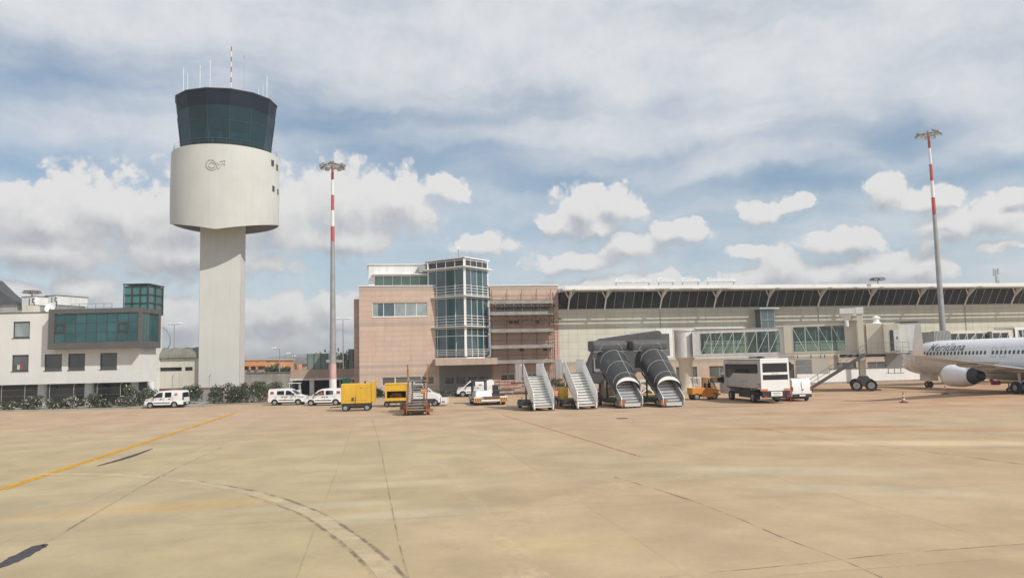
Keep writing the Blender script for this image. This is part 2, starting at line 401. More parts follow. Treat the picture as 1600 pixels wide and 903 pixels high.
    base = mixc(nt, 0.2, base, (5.6, 6.4, 7.3))
    c = mixc(nt, am, base, vcol)
    c = mixc(nt, mask, c, ccol)
    nt.links.new(c, bg.inputs[0])
    world.cycles.sampling_method = 'MANUAL'; world.cycles.sample_map_resolution = 256
build_world()
sl = bpy.data.lights.new('sun', 'SUN'); sl.energy = 3.9; sl.angle = R(0.5); sl.color = (1.0, 0.955, 0.885)
so = bpy.data.objects.new('sun', sl); COL.objects.link(so); so.location = (60, -60, 90)
a = R(SUN_AZ); e = R(SUN_EL); sd = V((math.sin(a) * math.cos(e), math.cos(a) * math.cos(e), math.sin(e)))
so.rotation_euler = sd.to_track_quat('Z', 'Y').to_euler()
vs = scene.view_settings; vs.view_transform = 'Standard'; vs.look = 'None'; vs.exposure = -0.05; vs.gamma = 1.0

# ------------------------------------------------------------------ ground
def ell(nt, co, px, py, rx, ry, wob=0.5, rot=0.0):
    """soft patch with a wobbly outline, centred on a ground point, sizes in metres"""
    c = gnd(px, py)
    mp = nt.nodes.new('ShaderNodeMapping'); mp.vector_type = 'TEXTURE'
    mp.inputs['Location'].default_value = (c.x, c.y, 0); mp.inputs['Rotation'].default_value = (0, 0, rot); mp.inputs['Scale'].default_value = (rx, ry, 1)
    nt.links.new(co, mp.inputs[0])
    l = X(nt, vmath(nt, 'LENGTH', mp.outputs[0], out=1))
    return l + (noise(nt, co, 0.35, 6, 0.65) - 0.5) * (wob * 2)
def make_apron_mat():
    mt, nt, b = new_mat('apron_concrete'); co = obj_coord(nt)
    n1 = noise(nt, co, 0.045, 4, 0.5).smooth(0.35, 0.65); n2 = noise(nt, co, 0.35, 6, 0.65).smooth(0.3, 0.72); n3 = noise(nt, co, 6.0, 6, 0.7)
    sx_ = nt.nodes.new('ShaderNodeSeparateXYZ'); nt.links.new(co, sx_.inputs[0]); lr = (X(nt, sx_.outputs[0]) + (noise(nt, co, 0.12, 4) - 0.5) * 6.0).smooth(-7.0, 3.0)
    c = mixc(nt, lr, mixc(nt, n1, (0.408, 0.322, 0.187), (0.424, 0.346, 0.218)), mixc(nt, n1, (0.42, 0.307, 0.182), (0.434, 0.33, 0.206)))
    mp = nt.nodes.new('ShaderNodeMapping'); mp.inputs['Scale'].default_value = (0.03, 0.3, 1); mp.inputs['Rotation'].default_value = (0, 0, R(10)); nt.links.new(co, mp.inputs[0])
    sw = noise(nt, mp.outputs[0], 1.0, 5, 0.6).smooth(0.45, 0.68)
    c = mixc(nt, sw * 0.22, c, (0.42, 0.335, 0.22))
    mp2 = nt.nodes.new('ShaderNodeMapping'); mp2.inputs['Scale'].default_value = (0.06, 0.22, 1); mp2.inputs['Rotation'].default_value = (0, 0, R(-24)); nt.links.new(co, mp2.inputs[0])
    c = mixc(nt, noise(nt, mp2.outputs[0], 1.3, 5, 0.65).smooth(0.54, 0.76) * 0.22, c, (0.54, 0.45, 0.30))
    sp = nt.nodes.new('ShaderNodeSeparateXYZ'); nt.links.new(co, sp.inputs[0])
    # pinkish, rust washed concrete further out
    far = X(nt, sp.outputs[1]).smooth(32, 66)
    c = mixc(nt, far * 0.8, c, (0.455, 0.315, 0.21))
    rt = (X(nt, sp.outputs[1]).smooth(44, 62)) * (X(nt, sp.outputs[0]).smooth(6, 34)) * noise(nt, mp.outputs[0], 1.6, 5, 0.6).smooth(0.40, 0.62)
    c = mixc(nt, rt * 0.7, c, (0.44, 0.235, 0.12))
    for px, py, rx, ry, w, k, colr, rot in [(1260, 668, 9, 1.3, .35, .75, (0.40, 0.215, 0.105), -.12), (1430, 672, 10, 1.1, .3, .7, (0.42, 0.24, 0.12), -.3), (1260, 645, 9, 1.6, .4, .55, (0.44, 0.25, 0.14), 0.1), (1500, 625, 14, 3.5, .4, .4, (0.46, 0.28, 0.16), 0.1),
                                        (300, 790, 3.4, 1.2, .4, .5, (0.47, 0.30, 0.12), 0.3), (120, 800, 4, 1.5, .4, .28, (0.50, 0.335, 0.15), 0.4), (620, 805, 3.2, 1.2, .35, .4, (0.55, 0.47, 0.33), 0.2), (500, 790, 3.4, .8, .3, .4, (0.54, 0.46, 0.33), 0.2), (1230, 735, 6.5, 1.6, .35, .42, (0.52, 0.45, 0.32), -.3), (1340, 765, 5.5, 1.1, .3, .35, (0.56, 0.48, 0.34), -.4),
                                        (880, 850, 2.5, 1.8, .4, .35, (0.50, 0.395, 0.20), 0), (1450, 692, 10, 1.6, .35, .55, (0.60, 0.48, 0.31), -.25), (640, 755, 5, 1.0, .35, .25, (0.60, 0.50, 0.34), .2),
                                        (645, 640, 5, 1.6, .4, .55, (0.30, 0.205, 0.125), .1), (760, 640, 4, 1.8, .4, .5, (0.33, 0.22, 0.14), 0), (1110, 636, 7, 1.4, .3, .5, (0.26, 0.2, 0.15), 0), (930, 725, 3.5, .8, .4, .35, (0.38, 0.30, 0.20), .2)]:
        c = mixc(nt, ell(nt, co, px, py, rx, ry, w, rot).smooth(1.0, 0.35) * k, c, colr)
    # slab joints
    mpj = nt.nodes.new('ShaderNodeMapping'); mpj.inputs['Rotation'].default_value = (0, 0, R(-10)); mpj.inputs['Location'].default_value = (1.6, 0.9, 0); nt.links.new(co, mpj.inputs[0])
    wob = vmath(nt, 'ADD', mpj.outputs[0], vmath(nt, 'MULTIPLY', vmath(nt, 'SUBTRACT', noise(nt, co, 1.2, 3, out='Color'), (0.5, 0.5, 0.5)), (0.06, 0.06, 0)))
    br = nt.nodes.new('ShaderNodeTexBrick'); br.offset = 0.0; br.inputs['Scale'].default_value = 1; br.inputs['Brick Width'].default_value = 7.5; br.inputs['Row Height'].default_value = 7.5; br.inputs['Mortar Size'].default_value = 0.03; br.inputs['Mortar Smooth'].default_value = 0.6
    br.inputs['Color1'].default_value = (0.86, 0.86, 0.86, 1); br.inputs['Color2'].default_value = (1.06, 1.05, 1.04, 1); br.inputs['Mortar'].default_value = (0.62, 0.58, 0.54, 1)
    nt.links.new(wob, br.inputs[0])
    c = mixc(nt, noise(nt, co, 0.2, 3).smooth(0.35, 0.6, 0.1, 0.5), c, br.outputs[0], 'MULTIPLY')
    c = tint(nt, c, n2 * 0.24 + 0.88); c = tint(nt, c, n3 * 0.22 + 0.89)
    spots = noise(nt, co, 1.7, 3, 0.5).smooth(0.70, 0.76) * 0.3
    c = mixc(nt, spots, c, (0.27, 0.21, 0.14))
    nt.links.new(c, b.inputs['Base Color']); b.inputs['Specular IOR Level'].default_value = 0.25
    nt.links.new(n2.smooth(0, 1, 0.75, 0.95).s, b.inputs['Roughness'])
    bp = nt.nodes.new('ShaderNodeBump'); bp.inputs['Strength'].default_value = 0.25; bp.inputs['Distance'].default_value = 0.01
    nt.links.new(n3.s, bp.inputs['Height']); nt.links.new(bp.outputs[0], b.inputs['Normal'])
make_apron_mat()
def worn(key, rgb, cover=(0.35, 0.6), scale=2.5, alpha=1.0, rough=0.85, aniso=None):
    """paint or rubber worn through in patches so that the concrete below shows"""
    mt, nt, b = new_mat(key); co = obj_coord(nt)
    b.inputs['Roughness'].default_value = rough; b.inputs['Specular IOR Level'].default_value = 0.2
    nt.links.new(tint(nt, rgb, noise(nt, co, 3.0, 5, 0.65).smooth(0.3, 0.7, 0.8, 1.15)), b.inputs['Base Color'])
    f = noise(nt, co, scale, 6, 0.7).smooth(cover[0], cover[1]) * alpha
    t = nt.nodes.new('ShaderNodeBsdfTransparent'); g = nt.nodes.new('ShaderNodeMixShader')
    nt.links.new(f.s, g.inputs[0]); nt.links.new(t.outputs[0], g.inputs[1]); nt.links.new(b.outputs[0], g.inputs[2]); nt.links.new(g.outputs[0], nt.nodes['Material Output'].inputs[0])
worn('line_yellow', (0.66, 0.36, 0.03), (0.0, 0.25), 3, 0.97); worn('line_orange', (0.36, 0.17, 0.03), (0.2, 0.45), 3, 0.9)
worn('line_red', (0.42, 0.12, 0.07), (0.35, 0.55), 2, 0.75); worn('tar', (0.075, 0.07, 0.075), (0.2, 0.42), 2.2, 0.95)
worn('band_pale', (0.80, 0.67, 0.48), (0.20, 0.75), 0.7, 0.42); worn('band_faint', (0.76, 0.63, 0.42), (0.25, 0.75), 0.5, 0.32)
worn('rubber', (0.19, 0.155, 0.12), (0.40, 0.62), 1.1, 0.6); worn('crack', (0.20, 0.14, 0.09), (0.34, 0.62), 1.0, 0.7); worn('crack_faint', (0.25, 0.18, 0.11), (0.36, 0.6), 1.0, 0.7)
def slab(name, mat_, x0, x1, y0, y1, z):
    mb = MB(); mb.poly([(x0, y0, z), (x1, y0, z), (x1, y1, z), (x0, y1, z)]); return struct(mb.build(name, mat_))
slab('ground', 'gravel', -2550, 2550, -140, 2650, -0.02)
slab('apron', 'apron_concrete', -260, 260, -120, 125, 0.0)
def crom(p, n=8):
    q = [p[0] * 2 - p[1]] + p + [p[-1] * 2 - p[-2]]; o = []
    for i in range(1, len(q) - 2):
        for k in range(n):
            t = k / n; a, b, c, d = q[i - 1], q[i], q[i + 1], q[i + 2]
            o.append(0.5 * ((b * 2) + (c - a) * t + (a * 2 - b * 5 + c * 4 - d) * t * t + (b * 3 - a - c * 3 + d) * t ** 3))
    return o + [p[-1]]
def ribbon(name, mat_, pix, w, z, wob=0.0, off=0.0, taper=False, curved=True):
    p = [gnd(*q) for q in pix]; p = crom(p) if curved else [p[0].lerp(p[-1], i / 30) for i in range(31)]
    mb = MB(); L = []; r = random.Random(len(pix) * 7 + int(w * 100))
    for i, c in enumerate(p):
        d = (p[min(i + 1, len(p) - 1)] - p[max(i - 1, 0)]).normalized(); n = V((-d.y, d.x, 0))
        k = w * (1 + wob * r.uniform(-1, 1)) * (0.25 + 0.75 * math.sin(math.pi * (i + 0.3) / (len(p) - 0.4)) if taper else 1)
        o = off + wob * w * r.uniform(-.3, .3)
        L.append((mb.v(c + n * (o - k / 2) + V((0, 0, z))), mb.v(c + n * (o + k / 2) + V((0, 0, z)))))
    for a, b in zip(L, L[1:]): mb.face((a[0], a[1], b[1], b[0]))
    return struct(mb.build(name, mat_))
ribbon('yellow_line_edge', 'line_orange', [(368, 645), (0, 765)], 0.40, 0.004, curved=False)
ribbon('yellow_line', 'line_yellow', [(368, 645), (0, 765)], 0.13, 0.008, off=-0.10, curved=False)
ribbon('yellow_line', 'line_yellow', [(368, 645), (0, 765)], 0.13, 0.008, off=0.10, curved=False)
ribbon('red_line', 'line_red', [(785, 648), (1000, 713)], 0.11, 0.004, curved=False)
ribbon('tar_patch', 'tar', [(152, 728), (185, 719), (210, 711), (238, 701)], 0.34, 0.012, 0.12, taper=True)
ribbon('tar_patch', 'tar', [(-60, 905), (0, 884), (30, 870), (62, 853), (75, 851)], 0.42, 0.004, 0.12, taper=True)
ARC = [(-60, 746), (60, 741), (170, 742), (300, 753), (400, 772), (480, 800), (540, 838), (590, 880), (625, 925)]
ribbon('worn_band', 'band_pale', ARC[1:], 0.45, 0.016, 0.04)
ribbon('tyre_mark', 'rubber', ARC[3:], 0.11, 0.020, 0.25, off=0.27)
ribbon('tyre_mark', 'rubber', ARC[4:], 0.10, 0.020, 0.25, off=-0.27)
ribbon('worn_band', 'band_faint', [(1130, 742), (1010, 752), (900, 774), (826, 804), (795, 840), (805, 880), (860, 940)], 0.9, 0.004, 0.1)
ribbon('worn_band', 'band_faint', [(690, 725), (735, 775), (800, 860), (830, 905)], 0.35, 0.008, 0.2)
ribbon('slab_joint', 'crack_faint', [(581, 655), (592, 690), (606, 760), (622, 840), (642, 915)], 0.022, 0.024, 0.4)
ribbon('slab_joint', 'crack', [(1150, 808), (1230, 842), (1310, 872), (1400, 912)], 0.04, 0.004, 0.6)
ribbon('slab_joint', 'crack_faint', [(960, 745), (1060, 775), (1150, 808)], 0.05, 0.012, 0.6)
ribbon('slab_joint', 'crack_faint', [(1180, 668), (1300, 688), (1420, 702), (1620, 728)], 0.06, 0.012, 0.6)
ribbon('slab_joint', 'crack_faint', [(1030, 902), (1250, 881), (1400, 865), (1620, 848)], 0.03, 0.008, 0.5)
ribbon('slab_joint', 'crack_faint', [(60, 855), (250, 745), (345, 700)], 0.04, 0.032, 0.6)
ribbon('slab_joint', 'crack_faint', [(300, 822), (450, 815), (620, 812), (800, 800)], 0.03, 0.032, 0.6)
mb = MB(); c = gnd(972, 653.5); mb.cyl(c + V((0, 0, .002)), c + V((0, 0, .012)), 0.42, n=18); struct(mb.build('drain_cover', 'dark_metal'))
# hills beyond the airport
mk('hazy_scrub', (0.10, 0.125, 0.14), 0.95, var=0.25, scale=0.004)  # scrub with the bluish cast of distance painted into its colour
def hills():
    mb = MB(); r = random.Random(5); N = 120; rows = []
    ph = [r.uniform(0, 6.28) for _ in range(6)]
    for j in range(5):
        row = []
        for i in range(N):
            x = -2400 + 4800 * i / (N - 1)
            h = 24 + 8 * math.sin(x / 400 + ph[0]) + 6 * math.sin(x / 150 + ph[1]) + 4 * math.sin(x / 60 + ph[2]) + 2 * math.sin(x / 21 + ph[3])
            row.append(mb.v((x, 1900 + j * 100 + 25 * math.sin(x / 110 + j), -2 + h * [0, .45, .8, 1, 0][j] + (r.uniform(-1.5, 1.5) if 0 < j < 4 else 0))))
        rows.append(row)
    for a, b in zip(rows, rows[1:]):
        for i in range(N - 1): mb.face((a[i], a[i + 1], b[i + 1], b[i]))
    struct(mb.build('hills', 'hazy_scrub', smooth=60))
hills()

# thin scattering volume added over the whole field to lift its dark tones
mt = bpy.data.materials.new('added_haze'); mt.use_nodes = True; nt = mt.node_tree; nt.nodes.remove(nt.nodes['Principled BSDF'])
pv_ = nt.nodes.new('ShaderNodeVolumePrincipled'); pv_.inputs['Color'].default_value = (0.93, 0.95, 0.98, 1); pv_.inputs['Density'].default_value = 0.0005; pv_.inputs['Anisotropy'].default_value = 0.2
nt.links.new(pv_.outputs[0], nt.nodes['Material Output'].inputs['Volume']); MATS['added_haze'] = mt
mb = MB(); mb.box(-2600, 2600, -150, 2700, -3.0, 52); o = mb.build('added_haze', 'added_haze'); o['kind'] = 'stuff'; o.display_type = 'WIRE'
# ------------------------------------------------------------------ panelled wall materials (coordinates: local x, z)
def mkpanel(key, c1, c2, joint, w, h, mort=0.02, offset=0.5, rough=0.8, bands=(), bandc=None, var=0.05, streak=0.1):
    mt, nt, b = new_mat(key); co = obj_coord(nt)
    sp = nt.nodes.new('ShaderNodeSeparateXYZ'); nt.links.new(co, sp.inputs[0])
    cb = nt.nodes.new('ShaderNodeCombineXYZ'); nt.links.new((X(nt, sp.outputs[0]) + X(nt, sp.outputs[1])).s, cb.inputs[0]); nt.links.new(sp.outputs[2], cb.inputs[1])
    br = nt.nodes.new('ShaderNodeTexBrick'); br.offset = offset; br.inputs['Scale'].default_value = 1; br.inputs['Brick Width'].default_value = w; br.inputs['Row Height'].default_value = h
    br.inputs['Mortar Size'].default_value = mort; br.inputs['Mortar Smooth'].default_value = 0.3
    for n, c in (('Color1', c1), ('Color2', c2), ('Mortar', joint)): br.inputs[n].default_value = (*c, 1)
    nt.links.new(cb.outputs[0], br.inputs[0]); c = br.outputs[0]
    z = X(nt, sp.outputs[2])
    for z0, z1 in bands:
        f = z.m('GREATER_THAN', z0) * z.m('LESS_THAN', z1); c = mixc(nt, f * 0.85, c, bandc)
    c = tint(nt, c, noise(nt, co, 0.5, 5, 0.6).smooth(0.3, 0.7, 1 - var, 1 + var))
    mp = nt.nodes.new('ShaderNodeMapping'); mp.inputs['Scale'].default_value = (1.5, 1.5, 0.1); nt.links.new(co, mp.inputs[0])
    c = tint(nt, c, noise(nt, mp.outputs[0], 1.4, 5, 0.65).smooth(0.45, 0.75, 1.0, 1 - streak))
    nt.links.new(c, b.inputs['Base Color']); b.inputs['Roughness'].default_value = rough; b.inputs['Specular IOR Level'].default_value = 0.3
    bp = nt.nodes.new('ShaderNodeBump'); bp.inputs['Strength'].default_value = 0.4; bp.inputs['Distance'].default_value = 0.02; bp.invert = True
    nt.links.new(br.outputs['Fac'], bp.inputs['Height']); nt.links.new(bp.outputs[0], b.inputs['Normal'])
mkpanel('pink_panel', (0.54, 0.395, 0.315), (0.575, 0.43, 0.345), (0.36, 0.27, 0.215), 3.1, 0.62, 0.018, 0.37, bands=((13.05, 14), (8.7, 9.15), (3.55, 3.95), (2.62, 2.98)), bandc=(0.42, 0.345, 0.285))
mkpanel('cream_panel', (0.565, 0.55, 0.455), (0.585, 0.57, 0.475), (0.36, 0.345, 0.28), 1.25, 0.9, 0.02, 0.0, bands=((3.25, 3.75),), bandc=(0.36, 0.31, 0.25))
mkpanel('pink_stone', (0.50, 0.385, 0.30), (0.52, 0.41, 0.32), (0.38, 0.29, 0.23), 1.25, 0.8, 0.014, 0.0)
mkpanel('plaster_dark', (0.225, 0.205, 0.19), (0.235, 0.215, 0.20), (0.19, 0.17, 0.155), 3.0, 1.5, 0.01, 0.5)  # even dark grey plaster, used for the wall below the bay

def window(parent, x0, x1, z0, z1, y, pane, frame, n=1, t=0.08, depth=0.22, rows=1, sill=True, name='window', facing=-1):
    """framed window set into an opening of a wall whose face is at y; panes carry a second level"""
    f = MB(); yi = y + 0.10
    f.box(x0, x1, yi, yi + 0.08, z0, z0 + t); f.box(x0, x1, yi, yi + 0.08, z1 - t, z1)
    f.box(x0, x0 + t, yi, yi + 0.08, z0 + t, z1 - t); f.box(x1 - t, x1, yi, yi + 0.08, z0 + t, z1 - t)
    for i in range(1, n):
        c = x0 + (x1 - x0) * i / n; f.box(c - t / 2, c + t / 2, yi + .003, yi + 0.077, z0 + t, z1 - t)
    for i in range(1, rows):
        c = z0 + (z1 - z0) * i / rows; f.box(x0 + t, x1 - t, yi + .006, yi + 0.074, c - t / 2, c + t / 2)
    o = f.build(name, frame, parent)
    p = MB(); p.box(x0 + t / 2, x1 - t / 2, yi + 0.035, yi + 0.05, z0 + t / 2, z1 - t / 2); p.build('pane', pane, o)
    if sill:
        s_ = MB(); s_.box(x0 - 0.06, x1 + 0.06, y - 0.06, y + 0.099, z0 - 0.07, z0 - 0.003); s_.build('sill', frame, o)
    return o
def rect(x0, x1, z0, z1): return [(x0, z0), (x1, z0), (x1, z1), (x0, z1)]
def part(name, mat_, parent, *boxes, bevel=0.0):
    b = MB()
    for q in boxes: b.box(*q)
    return b.build(name, mat_, parent, bevel=bevel)

# ------------------------------------------------------------------ the airport complex (local x along the front, y into the building)
CO, CT = V((-18.8, 94.7, 0)), R(10)
CE, CN = V((math.cos(CT), math.sin(CT), 0)), V((math.sin(CT), -math.cos(CT), 0))
def cs(px, py, d=0.0):
    r = ray(px, py); o = V((0, 0, H)); t = ((CO - o).dot(CN) + d) / r.dot(CN); p = o + r * t - CO
    return p.dot(CE), p.z
def cw(s, d, z=0.0): return CO + CE * s + CN * d + V((0, 0, z))

# --- pink office block with the glazed bay
def pink_block():
    t = thing('office_block', 'pink stone clad office block with a pointed glass bay and white balcony rails', 'building', CO, CT)
    gw = [(2.7 + i * 1.62, 4.22 + i * 1.62) for i in range(4)]
    holes = [rect(1.63, 8.35, 9.83, 11.58)] + [rect(a, b, 1.4, 2.42) for a, b in gw]
    m_ = MB(); m_.plate(rect(0, 9.7, 0, 13.6), holes, 0, 0.35); m_.box(-.001, .35, .35, 20, 0, 13.6); m_.box(-0.7, 0, 3.2, 20, 0, 12.3)
    m_.build('wall', 'pink_panel', t)
    window(t, 1.63, 8.35, 9.83, 11.58, 0.0, 'glass_blue', 'white_paint', 5, 0.07)
    [part('blind_pane', 'glass_pale', t, (x0, x1, .128, .1345, z0, 11.5)) for x0, x1, z0 in ((4.36, 5.62, 9.91), (5.7, 6.96, 9.91), (7.05, 8.27, 9.91), (1.75, 2.3, 9.91))]
    for a, b in gw: window(t, a, b, 1.4, 2.42, 0.0, 'glass_office', 'white_paint', 1, 0.06, sill=False)
    gw2 = [(10.35 + i * 1.42, 11.57 + i * 1.42) for i in range(4)]
    m_ = MB(); m_.plate(rect(9.7, 16.25, 0, 3.72), [rect(a, b, 1.35, 2.3) for a, b in gw2], 0.0, 0.35); m_.build('ground_floor_wall', 'plaster_dark', t)
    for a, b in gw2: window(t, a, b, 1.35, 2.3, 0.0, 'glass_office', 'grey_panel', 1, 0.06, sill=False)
    hc = [rect(16.95, 23.9, 10.15, 11.45), rect(17.4, 19.2, 1.6, 2.4), rect(20.4, 22.4, 1.6, 2.4)]
    m_ = MB(); m_.plate(rect(16.25, 25.1, 0, 13.55), hc, 0, 0.35); m_.box(24.75, 25.1, .35, 20, 0, 13.55); m_.build('wall', 'pink_panel', t)
    window(t, 16.95, 23.9, 10.15, 11.45, 0, 'glass_blue', 'white_paint', 6, 0.07)
    window(t, 17.4, 19.2, 1.6, 2.4, 0, 'glass_office', 'white_paint', 2, 0.06, sill=False); window(t, 20.4, 22.4, 1.6, 2.4, 0, 'glass_office', 'white_paint', 2, 0.06, sill=False)
    for x, z in ((18.6, 8.75), (19.3, 8.75), (22.0, 8.75), (19.9, 5.25), (22.9, 5.25)): part('wall_vent', 'rust_dark', t, (x, x + .55, -.03, .0, z, z + .35))
    part('roof', 'roof_white', t, (.35, 24.75, .35, 20, 13.25, 13.45))
    part('roof_edge', 'white_paint', t, (-.06, 9.72, -.07, .4, 13.602, 13.70)); part('roof_edge', 'white_paint', t, (16.0, 25.16, -.07, .4, 13.552, 13.66))
    # penthouse
    p_ = MB(); p_.plate(rect(1.15, 8.9, 13.6, 16.5), [rect(1.9, 8.6, 13.75, 15.15)], 2.0, 2.3); p_.box(1.15, 1.45, 2.3, 12, 13.6, 16.5); p_.box(1.45, 8.9, 2.3, 12, 16.2, 16.498); ph = p_.build('penthouse', 'white_panel', t)
    window(ph, 1.9, 8.6, 13.75, 15.15, 2.0, 'glass_green', 'white_paint', 6, 0.05, sill=False)
    part('penthouse_canopy', 'white_paint', ph, (1.6, 9.2, 1.1, 1.999, 15.2, 15.32), (1.0, 9.3, 1.85, 12, 16.502, 16.6))
    part('roof_plant', 'grey_panel', t, (7.4, 8.5, 1.0, 1.9, 15.4, 16.3))
    part('stair_ramp_cover', 'roof_white', t, (16.2, 19.6, 6, 10, 13.45, 14.2))
    # glazed bay
    A, B, Cc = V((8.5, 0.8, 0)), V((12.7, -3.2, 0)), V((16.05, 0.3, 0))
    bay = t
    part('bay_core', 'interior', bay, (9.6, 15.9, 0.9, 5, 4.65, 16.7))
    fl = [4.65, 8.4, 12.1, 15.65]
    def inset(k): # the floor plan grown outward by k
        n1 = V((-(B - A).y, (B - A).x, 0)).normalized() * -1; n2 = V((-(Cc - B).y, (Cc - B).x, 0)).normalized() * -1
        bis = (n1 + n2).normalized(); kk = k / max(bis.dot(n1), .2)
        return [A + n1 * k, B + bis * kk, Cc + n2 * k]
    for z0, z1, ext, nm, mt_ in ((4.5, 4.65, .15, 'floor_edge', 'white_paint'), (8.33, 8.45, .45, 'floor_edge', 'white_paint'), (12.03, 12.15, .45, 'floor_edge', 'white_paint'), (15.57, 15.70, .5, 'floor_edge', 'white_paint'), (16.72, 16.86, .12, 'roof_edge', 'white_paint')):
        q = inset(ext); b_ = MB(); e0 = q[0] + (A - B).normalized() * (0.0 if z0 < 15 else 0.2); e1 = q[2] + (Cc - B).normalized() * .35
        b_.prism([(e0.x, e0.y), (q[1].x, q[1].y), (e1.x, e1.y), (e1.x, e1.y + 1.5), (e0.x, e0.y + 1.5)], z0, z1, 'xy'); b_.build(nm, mt_, bay)
    for (P_, Q_, npan) in ((A, B, 4), (B, Cc, 4)):
        d = (Q_ - P_); L = d.length; d.normalize(); nn = V((d.y, -d.x, 0))
        def pt(u, out, z): q = P_ + d * (u * L) + nn * out; return V((q.x, q.y, z))
        for i, (z0, z1) in enumerate(zip(fl, fl[1:] + [16.72])):
            g_ = MB(); lo = z0 + .12
            for k in range(npan):
                g_.mi = 1 if (k + i * 3 + npan) % 3 == 0 and i < 3 else 0
                g_.hexa([pt((k + a) / npan, o, z) for z in (lo, z1 - .12) for o in (-.06, 0) for a in (0.0, 1.0)])
            g_.build('glass_wall', ['glass_bay', 'glass_teal'] if i < 3 else ['cab_dark', 'cab_dark'], bay)
            f_ = MB()
            for k in range(npan + 1):
                w_ = .16 if k in (0, npan) else .05
                f_.bar(pt(min(max(k / npan, .012), .988), .03, z0 + .1), pt(min(max(k / npan, .012), .988), .03, z1 - .1), w_, .1)
            f_.bar(pt(0.02, .04, z1 - .2), pt(.98, .04, z1 - .2), .07, .07)
            if i == 0: f_.bar(pt(0.02, .045, 7.25), pt(.98, .045, 7.25), .07, .07)
            f_.build('mullion_frame', 'white_paint', bay)
            if i < 3:
                r_ = MB(); top = (.95, 1.35, 1.35)[i]
                for j in range(4): r_.bar(pt(.01, .12, z0 + .26 + j * (top - .2) / 3.4), pt(.99, .12, z0 + .26 + j * (top - .2) / 3.4), .04, .055)
                for k in range(1, npan): r_.bar(pt(k / npan, .10, z0 + .05), pt(k / npan, .10, z0 + top + .03), .04, .04)
                r_.build('balcony_rail', 'white_paint', bay)
    part('bay_base', 'plaster_pink', bay, (9.0, 16.5, -3.55, -.003, 3.72, 4.5))
pink_block()
mb = MB(); q = cw(12.3, 0.5, 16.86)
tt = thing('roof_mast', 'thin rooftop mast with a small camera head on the glass bay', 'mast', q)
mb.cyl((0, 0, 0), (0, 0, 1.3), .05, n=8); mb.build('pole', 'galv', tt); mb = MB(); mb.box(-.16, .16, -.12, .12, 1.3, 1.55); mb.cyl((0, 0, 1.55), (0, 0, 1.75), .06, n=8); mb.build('camera_head', 'white_paint', tt)

# --- scaffold in front of the pink block
def scaffold():
    t = thing('scaffold', 'rust red scaffold with timber decks in front of the pink block', 'scaffold', cw(16.3, 0), CT)
    xs = [0.0, 1.9, 3.8, 5.7, 7.5]
    for x in xs:
        for y in (-.35, -1.25):
            b = MB(); b.cyl((x, y, 0), (x, y, 13.0 if y < -1 else 12.6), .032, n=6); b.cyl((x, y, 0), (x, y, .03), .1, n=8); b.build('post', 'scaffold_red', t)
    for z in (3.75, 5.6, 7.6, 9.75, 11.15):
        b = MB()
        b.box(-.25, 7.75, -1.50, -.06, z, z + .06); b.box(-.25, 7.75, -1.53, -1.502, z + .0, z + .42); b.build('deck', 'plank', t)
        b = MB()
        for k in range(2): b.bar((-.2, -1.31, z + .55 + .5 * k), (7.7, -1.31, z + .55 + .5 * k), .035)
        b.bar((-.2, -.30, z + 1.0), (7.7, -.30, z + 1.0), .035)
        b.build('guard_rail', 'scaffold_red', t)
        for x in xs: b = MB(); b.bar((x + .04, -1.5, z - .05), (x + .04, -.02, z - .05), .05, .07); b.build('transom', 'scaffold_red', t)
    for z in (9.35, 11.0):
        b = MB()
        for k in range(17): b.box(-.9 + k * .58, -.9 + k * .58 + (.34 if k % 3 else .2), -1.55, -1.32, z - .22, z - .02)
        b.bar((-1.0, -1.43, z - .26), (9.0, -1.43, z - .26), .06, .06)
        b.build('lattice_beam', 'rust_dark', t)
    b = MB()
    for x0, x1, z0 in ((0, 1.9, 0), (3.8, 5.7, 5.6), (1.9, 3.8, 7.6)): b.bar((x0, -1.33, z0), (x1, -1.33, z0 + 3.7), .035)
    b.build('brace', 'scaffold_red', t)
    b = MB()
    for y in (-.75, -.45): b.bar((7.95, y, 0), (7.95, y, 12.6), .05)
    for k in range(34): b.bar((7.95, -.75, .4 + k * .36), (7.95, -.45, .4 + k * .36), .035)
    for x in (7.62, 8.25): b.bar((x, -1.2, 0), (x, -1.2, 10.2), .05)
    for k in range(27): b.bar((7.62, -1.2, .4 + k * .37), (8.25, -1.2, .4 + k * .37), .04)
    b.build('ladder', 'scaffold_red', t)
scaffold()

